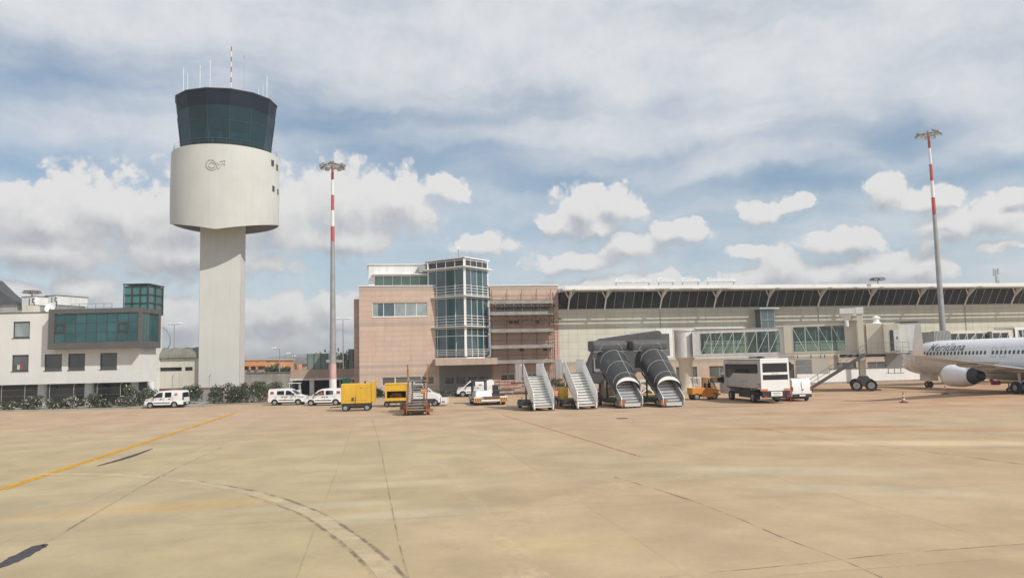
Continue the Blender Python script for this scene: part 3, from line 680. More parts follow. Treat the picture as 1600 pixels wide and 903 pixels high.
# --- terminal
def terminal():
    t = thing('terminal_building', 'long cream panelled terminal with a leaning strip of dark windows under a white roof', 'building', CO, CT)
    S0, S1, ZS = 25.1, 150.0, 10.42
    holes = [rect(43.9, 50.1, 6.0, 7.66), rect(57.5, 72.3, 5.7, 7.62)]
    gf = [(36 + i * 4.6, 38.9 + i * 4.6) for i in range(13)]
    m_ = MB(); m_.plate(rect(S0, S1, 3.3, ZS), holes, 0, .35); m_.box(S0 + .35, S1, .35, .6, ZS - .2, ZS - .003); m_.build('wall', 'cream_panel', t)
    m_ = MB(); m_.plate(rect(S0, S1, 0, 3.297), [rect(a, b, .5, 2.75) for a, b in gf], -.012, .3); m_.build('base_wall', 'pink_stone', t)
    for a, b in gf: window(t, a, b, .5, 2.75, 0, 'glass_office', 'grey_panel', 2, .07, sill=False)
    window(t, 43.9, 50.1, 6.0, 7.66, 0, 'glass_office', 'white_paint', 5, .05); window(t, 57.5, 72.3, 5.7, 7.62, 0, 'glass_blue', 'white_paint', 9, .05)
    part('window_hood', 'white_paint', t, (43.4, 50.5, -.3, -.004, 7.68, 7.78), (57.2, 72.6, -.3, -.004, 7.64, 7.74))
    # leaning window strip: bottom at the wall face, top 1.25 m forward
    y0, y1, zt = 0.02, -1.25, 12.55
    cols = [26.3] + [31.15 + 7.52 * i for i in range(16)]
    edges = [S0 + .1] + cols + [S1]
    for a, b in zip(edges, edges[1:]):
        n = max(1, round((b - a) / 1.254)); g_ = MB()
        g_.hexa([(x, y, z) for z, yo in ((ZS, y0), (zt, y1)) for y in (yo, yo + .04) for x in (a, b)]); gl = g_.build('window_strip', 'glass_term', t)
        f_ = MB()
        for k in range(1, n):
            x = a + (b - a) * k / n; f_.bar((x, y0 - .03, ZS), (x, y1 - .03, zt), .065, .08)
        f_.bar((a, y0 - .04, ZS + .04), (b, y0 - .04, ZS + .04), .09, .09)
        f_.build('mullion', 'galv', gl)
    part('ceiling_inside', 'interior', t, (S0 + .2, S1, .8, 12, 10.2, 10.3), (S0 + .2, S1, 4, 4.2, 10.3, 12.7))
    # roof, fascia and louvred overhang
    r_ = MB(); r_.prism([(-2.45, 12.98), (30, 14.1), (30, 13.8), (-1.2, 12.58), (-2.45, 12.78)], S0, S1, 'yz'); r_.build('roof', 'roof_white', t)
    part('fascia', 'roof_white', t, (S0, S1, -3.78, -3.70, 12.72, 13.12))
    l_ = MB()
    for a, b in ((2.62, 2.80), (2.98, 3.20), (3.38, 3.70)): l_.box(S0, S1, -b, -a, 12.82, 12.90)
    l_.build('overhang_louvre', 'roof_white', t)
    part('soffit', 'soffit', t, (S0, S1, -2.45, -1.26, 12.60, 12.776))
    for k, x in enumerate(cols):
        b = MB(); b.bar((x, -.12, ZS - .05), (x, -1.0, 11.75), .17, .12)
        for sg in (-1, 1): b.bar((x, -1.0, 11.72), (x + sg * .62, -1.42, 12.6), .13, .12)
        b.bar((x, -.95, 11.6), (x, -2.5, 12.68), .13, .16); b.bar((x, -2.4, 12.66), (x + .0, -3.7, 12.70), .30, .12)
        b.hexa([(x + i * .07, y, z) for z, ys in ((11.5, (-1.0, -.9)), (12.6, (-2.0, -1.25))) for y in ys for i in (-1, 1)])
        b.build('bracket', 'roof_white', t)
    # glazed lift shaft
    ls = part('lift_shaft', 'glass_blue', t, (52.1, 54.0, -1.5, -.004, 3.4, 10.05))
    part('shaft_frame', 'grey_metal', ls, *[(x, x + .1, -1.54, -1.44, 3.4, 10.1) for x in (52.05, 53.0, 53.95)], *[(52.02, 54.08, -1.56, -1.46, z, z + .1) for z in (5.0, 6.8, 8.6)])
    part('shaft_canopy', 'white_paint', ls, (51.8, 54.6, -1.9, -.1, 10.12, 10.22))
    # walls behind the front
    part('end_wall', 'beige_wall', t, (S0, S1, 8, 30, 0, 10.15))
    dp = MB()
    for x in (38.7, 61.3, 83.9): dp.cyl((x, -.06, 3.2), (x, -.06, ZS - .1), .035, n=6)
    dp.build('drain_pipe', 'grey_panel', t)
terminal()
def roof_sign():
    t = thing('roof_sign', 'row of white free standing letters on the terminal roof edge spelling Aeroporto Olbia Costa Smeralda', 'sign', cw(31.6, 3.3, 12.95), CT)
    x = 0.0; tot = 16.35
    for w in ('Aeroporto', 'Olbia', 'Costa', 'Smeralda'):
        b = MB(); L = text_into(b, w, 1.0, .05, lambda a, c, d, x=x: (x + a, d, .62 + c), bold=.006, scale=(1.0, .82), space=1.04)
        if w == 'Aeroporto': k = L
        b.build('word', 'letter_white', t)
        s_ = MB(); n = max(2, round(L / 1.9))
        s_.box(x, x + L, .03, .09, .56, .61)
        for i in range(n):
            q = x + .25 + (L - .5) * i / (n - 1); s_.bar((q, .06, 0), (q, .06, .58), .05); s_.bar((q, .75, 0), (q, .08, .56), .04)
        s_.build('sign_stand', 'grey_metal', t)
        x += L + .75
    k = tot / (x - .75); t.scale = (k, 1, 1)
roof_sign()
# small masts on and beyond the terminal roof
def rooftop_light(px, py0, py1, Y, label):
    a, b = at(px, py1, Y), at(px, py0, Y); t = thing('floodlight_mast', label, 'mast', (a.x, Y, 0))
    p_ = MB(); p_.cyl((0, 0, 0), (0, 0, b.z - .3), .22, .1, n=8); p_.build('pole', 'galv', t)
    h_ = MB(); h_.lathe([(.3, b.z - .35), (1.35, b.z - .25), (1.35, b.z - .15), (.3, b.z - .1)], 12)
    for i in range(8):
        q = 2 * math.pi * i / 8; h_.box(1.15 * math.cos(q) - .3, 1.15 * math.cos(q) + .3, 1.15 * math.sin(q) - .3, 1.15 * math.sin(q) + .3, b.z - .62, b.z - .36)
    h_.build('lamp_head', 'grey_metal', t)
rooftop_light(1372, 433, 446, 150, 'grey floodlight head showing over the terminal roof')
a, b = at(1557, 446, 118), at(1557, 422, 118)
t = thing('antenna_mast', 'stubby telecom mast with panel antennas rising behind the terminal roof', 'mast', (a.x, 118, 0))
p_ = MB(); p_.cyl((0, 0, 0), (0, 0, b.z), .09, n=8); p_.build('pole', 'galv', t)
for k, (dx, z, h) in enumerate(((-.32, .9, 1.1), (.3, .75, 1.0), (.05, 1.9, 1.0), (.28, 2.1, .5))):
    p_ = MB(); p_.box(dx - .14, dx + .14, -.25, -.08, b.z - z, b.z - z + h); p_.build('panel_antenna', 'grey_panel', t, bevel=.02)

# ------------------------------------------------------------------ control tower
TC, TR = V((-36.53, 98.1, 0)), R(20.58)
def cyl_hit(px, py, r):
    d = ray(px, py); o = V((0, 0, H)); q = o - TC; a = d.x ** 2 + d.y ** 2; b = 2 * (q.x * d.x + q.y * d.y); c = q.x ** 2 + q.y ** 2 - r * r
    t = (-b - math.sqrt(max(b * b - 4 * a * c, 0))) / (2 * a); p = o + d * t - TC
    return V((p.x * math.cos(TR) + p.y * math.sin(TR), -p.x * math.sin(TR) + p.y * math.cos(TR), p.z))
def control_tower():
    t = thing('control_tower', 'tall concrete air traffic control tower with a drum and dark glass cab', 'tower', TC, TR)
    b = MB(); poly = [(-2.95, -2.4), (1.75, -2.9), (2.40, -1.0), (2.40, 2.6), (-2.95, 2.6)]
    b.prism(poly, 0, 24, 'xy'); b.build('shaft', 'concrete_tower', t, bevel=.04)
    n = 128; rings = []
    prof = [(6.55, 0), (6.59, .2), (6.60, .5), (6.57, .8), (6.51, 1.0)]
    def zb(i):
        ph = math.degrees(math.atan2(math.sin(2 * math.pi * i / n), math.cos(2 * math.pi * i / n)))  # 0 = front
        k = max(0, 1 - abs(ph + 10) / 95); return 22.35 - 1.75 * k ** 1.05 - (.42 * (1 - abs(math.sin(math.radians(ph)))) if abs(ph) > 90 else 0)
    def P(r, i, z): a = 2 * math.pi * i / n; return (r * math.sin(a), -r * math.cos(a), z)
    for r, f in prof: rings.append([P(r, i, zb(i) + (31.05 - zb(i)) * f) for i in range(n)])
    rings.append([P(6.40, i, 31.05) for i in range(n)]); rings.append([P(6.42, i, zb(i)) for i in range(n)])
    b = MB(); b.loft(rings + [rings[0]], caps=False); b.build('drum', 'concrete_tower', t, smooth=40)
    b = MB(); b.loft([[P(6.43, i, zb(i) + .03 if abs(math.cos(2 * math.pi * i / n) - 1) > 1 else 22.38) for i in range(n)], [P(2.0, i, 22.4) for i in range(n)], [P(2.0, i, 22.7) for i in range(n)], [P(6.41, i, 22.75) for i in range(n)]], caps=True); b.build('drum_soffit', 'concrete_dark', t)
    b = MB(); b.lathe([(6.41, 30.6), (6.41, 30.8)], 64); b.build('gallery_floor', 'concrete_grey', t)
    # cab
    N = 14; off = R(3.1)
    def K(r, k, z): a = off + 2 * math.pi * k / N; return V((r * math.sin(a), -r * math.cos(a), z))
    def rad(z): return 5.40 + (6.26 - 5.40) * (z - 30.8) / (38.05 - 30.8)
    b = MB(); b.loft([[K(rad(z), k, z) for k in range(N)] for z in (30.8, 31.45)]); b.build('cab_base', 'cab_dark', t)
    b = MB(); b.loft([[K(rad(z), k, z) for k in range(N)] for z in (36.1, 38.05)]); b.build('cab_roof_band', 'fascia_cab', t)
    b = MB(); b.loft([[K(r, k, z) for k in range(N)] for r, z in ((6.34, 38.052), (6.34, 38.16), (5.6, 38.25))]); b.build('cab_roof', 'roof_dark', t)
    b = MB(); b.lathe([(3.9, 31.4), (3.9, 32.5)], 20); b.lathe([(.5, 32.5), (.5, 36.08)], 8); b.box(-1.8, -.9, -3.2, -2.2, 32.5, 33.3); b.box(.8, 2.0, -2.8, -2.1, 32.5, 33.15); b.build('control_desk', 'interior', t)
    for k in range(N):
        for z0, z1 in ((31.45, 34.3), (34.38, 36.1)):
            g = MB(); q = [K(rad(z), j, z) for z in (z0, z1) for j in (k, k + 1)]; c = V((0, 0, 34)); qi = [V((p.x * .99, p.y * .99, p.z)) for p in q]
            g.hexa([q[0], q[1], qi[0], qi[1], q[2], q[3], qi[2], qi[3]]); g.build('cab_window', 'glass_cab', t)
    b = MB()
    for k in range(N): b.bar(K(rad(31.45) + .01, k, 31.45), K(rad(36.1) + .01, k, 36.1), .06, .06)
    for k in range(N): b.bar(K(rad(34.34) + .01, k, 34.34), K(rad(34.34) + .01, k + 1, 34.34), .05, .05)
    b.build('cab_mullion', 'cab_dark', t)
    b = MB(); m_ = 48
    for z in (31.5, 31.9): b.tube([(6.28 * math.sin(2 * math.pi * i / m_), -6.28 * math.cos(2 * math.pi * i / m_), z) for i in range(m_ + 1)], .012, 5)
    for i in range(24): a = 2 * math.pi * i / 24; b.cyl((6.28 * math.sin(a), -6.28 * math.cos(a), 30.85), (6.28 * math.sin(a), -6.28 * math.cos(a), 31.91), .014, n=5)
    b.build('gallery_railing', 'frame_grey', t)
    # windows at the right of the drum
    for px, py in ((426, 255), (433, 262), (427, 295), (434, 300)):
        p = cyl_hit(px, py, 6.59); a = math.atan2(p.x, -p.y); b = MB(); b.M = Matrix.Rotation(a, 4, 'Z')
        b.box(-.28, .28, -6.63, -6.2, p.z - .38, p.z + .38); o = b.build('window', 'frame_grey', t)
        b = MB(); b.M = Matrix.Rotation(a, 4, 'Z'); b.box(-.2, .2, -6.642, -6.632, p.z - .3, p.z + .3); b.build('pane', 'glass_dark', o)
    # emblem: a C, a V and an arrow in outline
    b = MB()
    for pts in ([(301, 547), (288, 535), (272, 535), (261, 548), (260, 563), (270, 577), (287, 582), (302, 575)], [(297, 555), (286, 546), (275, 551), (271, 562), (278, 571), (290, 571), (299, 565)],
                [(299, 546), (307, 566), (313, 577), (322, 566), (333, 548)], [(308, 546), (314, 560), (322, 549)], [(320, 543), (343, 539), (341, 560), (334, 552)]):
        b.tube([cyl_hit(230 + x / 2.82, 60 + y / 2.82, 6.63) for x, y in pts], .03, 5)
    b.build('emblem', 'logo_grey', t)
    b = MB(); b.tube([(1.85, -2.92, .4), (1.85, -2.92, 11), (1.82, -2.90, 14)], .03, 6); b.build('conduit', 'concrete_tower', t)
    for k in range(26): b = MB(); b.box(2.405, 2.455, -.3, -.1, 1.5 + k * .77, 1.65 + k * .77); b.build('step_iron', 'grey_metal', t)
    for px, y0, w, mt_ in ((286.4, 107, .05, 'white_paint'), (293, 116, .04, 'white_paint'), (312.3, 102, .045, 'white_paint'), (328, 95, .05, 'white_paint'), (381, 90, .012, 'grey_metal'), (404, 139, .05, 'white_paint'), (411, 133, .035, 'white_paint'), (417, 119.5, .05, 'white_paint')):
        yb = 140 if px < 400 else 148
        p1, p0 = at(px, y0, 98), at(px, yb, 98); c_, s_ = math.cos(TR), math.sin(TR)
        def loc(p): q = p - TC; return V((q.x * c_ + q.y * s_, -q.x * s_ + q.y * c_, q.z))
        a_, e_ = loc(p0), loc(p1); a_.z = 38.2; b = MB(); b.cyl(a_, (a_.x, a_.y, e_.z), w, w * .8, n=6)
        if px == 381: b.box(a_.x - .06, a_.x + .06, a_.y - .05, a_.y + .05, e_.z - .1, e_.z + .3)
        b.build('antenna', mt_, t)
    p1 = loc(at(361, 73, 98)); a_ = loc(at(361, 140, 98)); b = MB(); z = 38.2; dz = (p1.z - z) / 11
    for k in range(11): b.mi = k % 2; b.cyl((a_.x, a_.y, z + k * dz + .002), (a_.x, a_.y, z + (k + 1) * dz), .07, n=8)
    b.build('striped_antenna', ['red_mast', 'white_mast'], t)
control_tower()
# ------------------------------------------------------------------ white office building on the left
def office():
    Y0 = 87.0; X0 = -41.9
    t = thing('office_building', 'white rendered office building with a grey framed teal glass box and open ground floor', 'building', (X0, Y0, 0))
    def q(px, py, Y=Y0): p = at(px, py, Y); return p.x - X0, p.z
    z0 = 2.72; z1 = q(40, 489.3)[1]; xl = -46.0
    W = [(20, 47, 502, 528), (18, 45, 554, 580), (69, 97, 553, 579), (106, 133, 552, 578), (156, 183, 551, 577)]
    R_ = []
    for a, b, c, d in W:
        xa, za = q(a, d); xb, zb = q(b, c); R_.append((xa, xb, za, zb))
    extra = [(R_[0][0] - 5.2 * k, R_[0][1] - 5.2 * k, R_[i][2], R_[i][3]) for k in (1, 2, 3, 4) for i in (0, 1)]
    m_ = MB(); m_.plate([(xl, z0), (0, z0), (0, 6.7), (-10.0, 6.7), (-10.0, z1), (xl, z1)], [rect(*r) for r in R_ + extra], 0, .35)
    m_.box(-10.3, -10.0, .35, 9, 6.7, z1); m_.box(-.35, -.001, .35, 4.0, z0, 6.68); m_.box(xl, 0 - .36, .4, 4.0, z0 + .002, z0 + .3); m_.box(xl, -10.31, .35, 11, z1 - .45, z1 - .25); m_.build('wall', 'render_white', t)
    for i, r in enumerate(R_ + extra): window(t, *r, 0.0, 'glass_office' if i else 'glass_pale', 'frame_dark', 1, .12)
    part('roller_blind', 'blind', t, (R_[0][0] + .15, R_[0][1] - .15, .155, .162, R_[0][2] + .2, R_[0][3] - .15), (R_[1][0] + .15, R_[1][1] - .15, .155, .162, R_[1][2] + 1.0, R_[1][3] - .15))
    part('roof_coping', 'frame_grey', t, (xl, -10.0, -.06, .4, z1 + .003, z1 + .10))
    # open ground floor
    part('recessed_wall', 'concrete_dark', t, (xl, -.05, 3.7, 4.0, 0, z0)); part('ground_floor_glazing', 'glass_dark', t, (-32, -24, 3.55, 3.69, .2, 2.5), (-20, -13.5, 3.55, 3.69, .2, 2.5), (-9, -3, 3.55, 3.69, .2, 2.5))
    part('ground_window', 'frame_grey', t, (-13.4, -11.3, 3.6, 3.69, 1.7, 2.5)); 
    for px in (66, 139, 210, 236):
        x, z = q(px, 620, 88.6); b = MB(); b.cyl((x, 1.6, 0), (x, 1.6, z0 + .01), .48 if px < 200 else .4, n=20); b.build('column', 'white_panel', t, smooth=40)
    for k in range(5): b = MB(); b.cyl((-28 - 5 * k, 1.6, 0), (-28 - 5 * k, 1.6, z0 + .01), .48, n=16); b.build('column', 'white_panel', t, smooth=40)
    # projecting glass box
    yb = -1.25; xa, zt = q(76, 483.5, Y0 + yb); _, zb = q(76, 546, Y0 + yb); xe = q(218.6, 500, Y0 + yb)[0]; D = 3.9
    ga, gb = q(85, 490.5, Y0 + yb)[0], q(216, 490, Y0 + yb)[0]; gz1, gz0 = q(85, 490.5, Y0 + yb)[1], q(85, 535.5, Y0 + yb)[1]
    m_ = MB(); m_.plate(rect(xa, xe, zb, zt), [rect(ga, gb, gz0, gz1)], yb, yb + .3)
    m_.plate([(yb + .3, zb), (D, zb), (D, zt), (yb + .3, zt)], [[(yb + .55, gz0), (D - .5, gz0), (D - .5, gz1), (yb + .55, gz1)]], xe - .3, xe - .001, 'yz')
    m_.box(xa, xe - .3, yb + .3, D, zt - .3, zt - .002); m_.box(xa, xe - .3, yb + .3, D, zb, zb + .3); m_.box(xa, xa + .3, yb + .3, 0, zb + .3, zt - .3)
    bx = m_.build('glass_box_frame', 'frame_grey', t)
    n = 8
    for i in range(n):
        for j in range(3):
            a, c = ga + (gb - ga) * i / n, ga + (gb - ga) * (i + 1) / n; e0, e1 = gz0 + (gz1 - gz0) * j / 3, gz0 + (gz1 - gz0) * (j + 1) / 3
            m_ = MB(); m_.box(a + .025, c - .025, yb + .12, yb + .15, e0 + .025, e1 - .025); pn = m_.build('glass_panel', 'glass_teal_light' if (i * 5 + j * 3) % 4 == 0 else 'glass_teal', bx)
    for i in (0, 6):
        a, c = ga + (gb - ga) * i / n, ga + (gb - ga) * (i + 1) / n; e0, e1 = gz0 + (gz1 - gz0) / 3, gz0 + (gz1 - gz0) * 2 / 3
        m_ = MB(); m_.plate(rect(a, c, e0, e1), [rect(a + .2, c - .2, e0 + .2, e1 - .2)], yb + .06, yb + .118); m_.build('opening_frame', 'frame_dark', bx)
    m_ = MB()
    for i in range(n + 1): x = ga + (gb - ga) * i / n; m_.box(x - .03, x + .03, yb + .1, yb + .2, gz0, gz1)
    for j in range(1, 3): z = gz0 + (gz1 - gz0) * j / 3; m_.box(ga, gb, yb + .105, yb + .195, z - .03, z + .03)
    m_.build('glazing_bar', 'cab_dark', bx)
    for i in range(6):
        a, c = yb + .55 + (D - yb - 1.05) * i / 6, yb + .55 + (D - yb - 1.05) * (i + 1) / 6
        m_ = MB(); m_.box(xe - .16, xe - .13, a + .03, c - .03, gz0, gz1); m_.build('side_panel', 'glass_teal', bx)
    part('box_interior', 'interior', bx, (ga, xe - .8, yb + 1.3, D - .4, zb + .3, zt - .3))
    # roof top
    cx0, cz1 = q(193, 445, 92); cx1, _ = q(232, 445, 92); z_r = zt
    tw = MB(); tw.box(cx0 + .1, cx1 - .1, 5.15, 8.9, z_r - .3, cz1 - .2); st = tw.build('stair_tower', 'glass_stair', t)
    fb = MB()
    for x in (cx0, cx0 + (cx1 - cx0) / 3, cx0 + (cx1 - cx0) * 2 / 3, cx1 - .1): fb.box(x - .0, x + .06, 5.0, 5.15, z_r - .3, cz1)
    for z in (z_r + 1.0, z_r + 2.0, cz1 - .22): fb.box(cx0, cx1, 5.02, 5.13, z, z + .06)
    for y in (5.0, 6.9, 8.9): fb.box(cx1 - .1, cx1 + .02, y + .003, y + .12, z_r - .3, cz1 - .003)
    for z in (z_r + 1.0, z_r + 2.0, cz1 - .22): fb.box(cx1 - .08, cx1 + .0, 5.12, 9.0, z + .003, z + .117)
    part('shaft_wall', 'render_white', t, (cx0 + .05, cx1 - .05, 5.05, 8.95, 0, z_r - .303))
    fb.build('glazing_frame', 'cab_dark', st); part('tower_roof', 'cab_dark', st, (cx0 - .06, cx1 + .08, 4.95, 9.1, cz1 + .003, cz1 + .12))
    # box plan: railings
    b = MB(); x_a, x_b = q(112, 470, 89)[0], q(175, 475, 89)[0]
    for z in (z_r + .35, z_r + .8): b.bar((x_a, 2, z), (x_b, 2, z), .05)
    for k in range(6): x = x_a + (x_b - x_a) * k / 5; b.bar((x, 2, z_r - .02), (x, 2, z_r + .82), .05)
    b.build('roof_railing', 'galv', t)
    return t, q, z1, zt, R_
OB, oq, OZ1, OZT, OW = office()
# roof top equipment of the white building: cabins with dark marking, dish, dark roof behind
def cabin(px0, px1, py0, py1, Y, label, mark):
    a, b = at(px0, py1, Y), at(px1, py0, Y); w = b.x - a.x; h = b.z - a.z
    t = thing('roof_cabin', label, 'cabin', (a.x, Y, a.z), R(-22))
    m_ = MB(); m_.box(0, w, 0, 4.2, 0, h); m_.box(-.001, .0, 0, 1, 0, .1); m_.build('housing', 'white_panel', t, bevel=.03)
    part('roof', 'frame_grey', t, (-.05, w + .05, -.05, 4.3, h + .003, h + .08))
    b_ = MB(); text_into(b_, mark, 1.35, .01, lambda x, y, z: (.45 * w + x, -.012 + z, h - 1.15 + y)); b_.build('marking', 'frame_dark', t)
    part('support_frame', 'grey_metal', t, (.1, w - .1, .2, 4, -1.2, -.003))
cabin(34, 62, 464, 477.5, 90.5, 'left white rooftop cabin with a dark number in front of the dark curved roof', '15')
cabin(70, 95, 462.5, 477, 91.5, 'right white rooftop cabin with a dark number beside the satellite dish', '15')
a = at(79, 474, 89.5); t = thing('satellite_dish', 'white satellite dish on the roof of the white office building', 'dish', (a.x, 89.5, OZ1 - .25))
m_ = MB(); m_.M = Matrix.Translation((0, 0, 1.0)) @ Matrix.Rotation(R(65), 4, 'X'); m_.lathe([(.03, -.16), (.3, -.13), (.55, -.02), (.62, .08), (.6, .08), (.52, 0), (.28, -.11), (.02, -.14)], 20, caps=False); m_.build('reflector', 'white_paint', t, smooth=60)
m_ = MB(); m_.cyl((0, .05, 0), (0, .05, 1.0), .04, n=8); m_.bar((0, 0, .6), (0, -.55, 1.1), .03); m_.build('dish_mount', 'grey_metal', t)
a = at(34, 486, 88.3); b = at(53, 477, 88.3); t = tag(part('ventilation_unit', 'beige_panel', None, (0, b.x - a.x, 0, 1.2, -.3, b.z - a.z), bevel=.03), 'low beige ventilation box at the white roof edge', 'unit'); t.location = (a.x, 88.3, a.z)
# dark curved roof of the hall behind
a = at(0, 448, 97); a2 = at(32, 468, 97)
t = thing('hall_building', 'hall with a dark sweeping curved roof behind the white office building', 'building', (a2.x, 97, 0))
m_ = MB(); zt_, ze = a.z, a2.z; pr = [(0.0, ze - .25)] + [(-.45 * k, ze - .25 + (zt_ - ze) * (k / 6) ** 1.7) for k in range(1, 7)] + [(-4, zt_ + 1.0), (-8, zt_ + 1.8), (-30, zt_ + 2.0), (-30, ze - .6), (0, ze - .5)]
m_.prism(pr, 0, 2.5, 'xz'); m_.build('roof', 'roof_dark', t); part('wall', 'concrete_grey', t, (-30, -.6, .3, 2.2, 0, ze - .503))
rooftop_light(50, 453, 462, 135, 'grey floodlight head showing above the white rooftop cabins')
# flag in the lower left window
x0, x1, za, zb = OW[1]
m_ = MB(); w = (x1 - x0 - .9) / 3
for k in range(3): m_.mi = k; x = x0 + .2 + k * w; m_.hexa([(x + i * w, y + .02 * ((k + i) % 2), z) for z in (za + .18, za + .72) for y in (.115, .128) for i in (0, 1)])
f = m_.build('hanging_flag', ['flag_green', 'flag_white', 'flag_red'], None, loc=(-41.9, 87, 0)); tag(f, 'small green white and red flag hanging inside the lower left window', 'flag')

# ------------------------------------------------------------------ link building, boundary wall, things behind
def link():
    Y = 95.5; a = at(243.5, 560, Y); b = at(309.5, 560, Y); z = a.z; t = thing('link_building', 'low cream link building with a ribbed barrel vault beside the control tower', 'building', (a.x, Y, 0))
    w = b.x - a.x + .6; m_ = MB(); w1 = (at(249, 573, Y).x - a.x, at(284, 573, Y).x - a.x); w2 = (at(289, 573, Y).x - a.x, at(301, 573, Y).x - a.x); zz = (at(260, 580, Y).z, at(260, 574, Y).z)
    x0 = -6; m_.plate(rect(x0, w, 0, z), [rect(*w1, *zz), rect(*w2, *zz)], 0, .3); m_.box(x0, w, .3, 7, z - .3, z); m_.build('wall', 'beige_wall', t)
    window(t, *w1, *zz, 0, 'glass_dark', 'frame_dark', 3, .06, sill=False); window(t, *w2, *zz, 0, 'glass_dark', 'frame_dark', 1, .06, sill=False)
    m_ = MB(); h = at(276, 543.5, Y).z - z; n = 14; ar = [(-.15 + 2.1 - 2.25 * math.cos(math.pi * k / n), z + .02 + h * math.sin(math.pi * k / n) ** .8) for k in range(n + 1)]
    m_.prism(ar, x0, w, 'yz'); m_.build('vault_roof', 'vault', t, smooth=40)
    m_ = MB(); k = 0
    for k in range(9):
        x = x0 + 1 + k * 1.35
        m_.tube([(x, p[0], p[1] + .03) for p in ar], .06, 5)
    m_.build('vault_rib', 'vault', t); part('gutter', 'grey_metal', t, (x0, w, -.22, -.003, z - .05, z + .1))
link()
def bwall():
    Y = 93.2; a = at(250, 606, Y); b = at(408, 606, Y); z = at(330, 605, Y).z
    t = thing('boundary_wall', 'low weathered perimeter wall with a brick coping below the control tower', 'wall', (a.x, Y, 0))
    part('wall', 'plaster_grey', t, (0, b.x - a.x, 0, .3, 0, z - .14)); part('coping', 'brick_red', t, (-.05, b.x - a.x + .05, -.06, .36, z - .137, z))
bwall()
def annex():
    Y = 108; a = at(454, 578, Y); t = thing('carport_annex', 'low annex with a pink parapet over an open dark carport', 'building', (a.x, Y, 0))
    xe = at(575, 580, Y).x - a.x; z1 = a.z; z0 = at(460, 594.5, Y).z
    m_ = MB(); m_.box(0, xe, 0, .4, z0 + .25, z1); m_.box(0, .4, .4, 9, z0 + .25, z1); m_.box(0, xe, .4, 9, z0 + .5, z0 + .8); m_.build('parapet', 'plaster_pink', t)
    part('canopy_edge', 'white_panel', t, (-.1, xe, -.08, .42, z0, z0 + .247)); part('back_wall', 'concrete_dark', t, (0, xe, 8.6, 9, 0, z0 + .5), (0, .3, 1.0, 8.6, 0, z0 - .003))
    for px in (486.5, 520, 548): x = at(px, 610, Y).x - a.x; b = MB(); b.box(x - .3, x + .3, .2, .7, 0, z0 - .003); b.build('pillar', 'white_panel', t)
    for p0, p1, y0, dy in ((480, 512, 552, 4), (545, 566, 545, 5)):
        a1, b1 = at(p0, 575, Y + dy), at(p1, y0, Y + dy); m_ = MB(); m_.box(a1.x - a.x, b1.x - a.x, dy, dy + 3, z0 + .8, b1.z); g_ = m_.build('glass_skylight', 'glass_green', t)
        m_ = MB()
        for k in range(4): x = a1.x - a.x + (b1.x - a1.x) * k / 3; m_.box(x - .04, x + .04, dy - .05, dy - .003, z0 + .8, b1.z + .02)
        m_.build('glazing_bar', 'frame_dark', g_)
    b = MB(); x0 = at(455, 576, Y + 2).x - a.x
    for k in range(12): b.bar((x0 + k * 1.0, .3, z1), (x0 + k, .3, z1 + .9), .04)
    b.bar((x0, .3, z1 + .9), (x0 + 11, .3, z1 + .9), .04); b.build('roof_railing', 'grey_metal', t)
    a2 = at(541, 597.5, Y - 1); s = thing('exit_sign', 'small green board with a white emergency arrow cross beside the carport', 'sign', (a2.x, Y - 1, 0))
    part('board', 'green_sign', s, (-.55, .55, -.02, .02, a2.z - .6, a2.z + .6)); b = MB()
    for i in (-1, 1):
        for j in (-1, 1): b.bar((i * .12, -.03, a2.z + j * .12), (i * .45, -.03, a2.z + j * .45), .09, .02)
    b.build('symbol', 'white_paint', s); part('post', 'grey_metal', s, (-.05, .05, .022, .09, 0, a2.z + .5))
annex()
def simple_box_building(name, label, px0, px1, py0, py1, Y, D, wall, roof, rows=0):
    a, b = at(px0, py1, Y), at(px1, py0, Y); t = thing(name, label, 'building', (a.x, Y, 0)); w = b.x - a.x
    part('wall', wall, t, (0, w, 0, D, 0, b.z)); part('roof', roof, t, (-.3, w + .3, -.3, D + .3, b.z + .003, b.z + .25))
    return t, w, b.z
t, w, z = simple_box_building('warehouse', 'long orange walled warehouse far behind the control tower', 330, 413, 562.5, 577, 150, 40, 'orange_wall', 'soffit')
part('wall_base', 'concrete_grey', t, (-.02, w + .02, -.9, -.003, 0, at(400, 577.5, 149).z)); part('roof_overhang', 'orange_wall', t, (0, w + .4, -1.4, -.02, z - 1.1, z - .2))
for k in range(9): part('bracket', 'orange_wall', t, (w - 1.2 - k * 1.3, w - .9 - k * 1.3, -1.35, -.05, at(400, 577.5, 149).z, z - 1.103))
a = at(385, 590, 118); b = at(457, 590, 118); t = thing('retaining_wall', 'grey concrete retaining wall between the tower and the carport', 'wall', (a.x, 118, 0))
part('wall', 'concrete_grey', t, (0, b.x - a.x, 0, .5, 0, at(420, 583, 118).z)); part('coping', 'concrete_dark', t, (-.1, b.x - a.x + .1, -.08, .6, at(420, 583, 118).z + .003, at(420, 583, 118).z + .2))
a = at(420, 566, 170); b = at(480, 566, 170); zt_ = at(450, 563.5, 170).z; t = thing('footbridge', 'thin grey elevated walkway in the distance behind the carport', 'bridge', (a.x, 170, 0))
part('deck', 'concrete_grey', t, (0, b.x - a.x, 0, 2, zt_ - .8, zt_)); 
for x in (.8, b.x - a.x - .8): part('pier', 'concrete_grey', t, (x - .4, x + .4, .4, 1.6, 0, zt_ - .803))
part('parapet', 'grey_metal', t, (0, b.x - a.x, -.05, -.003, zt_ - .8, zt_ + .7))

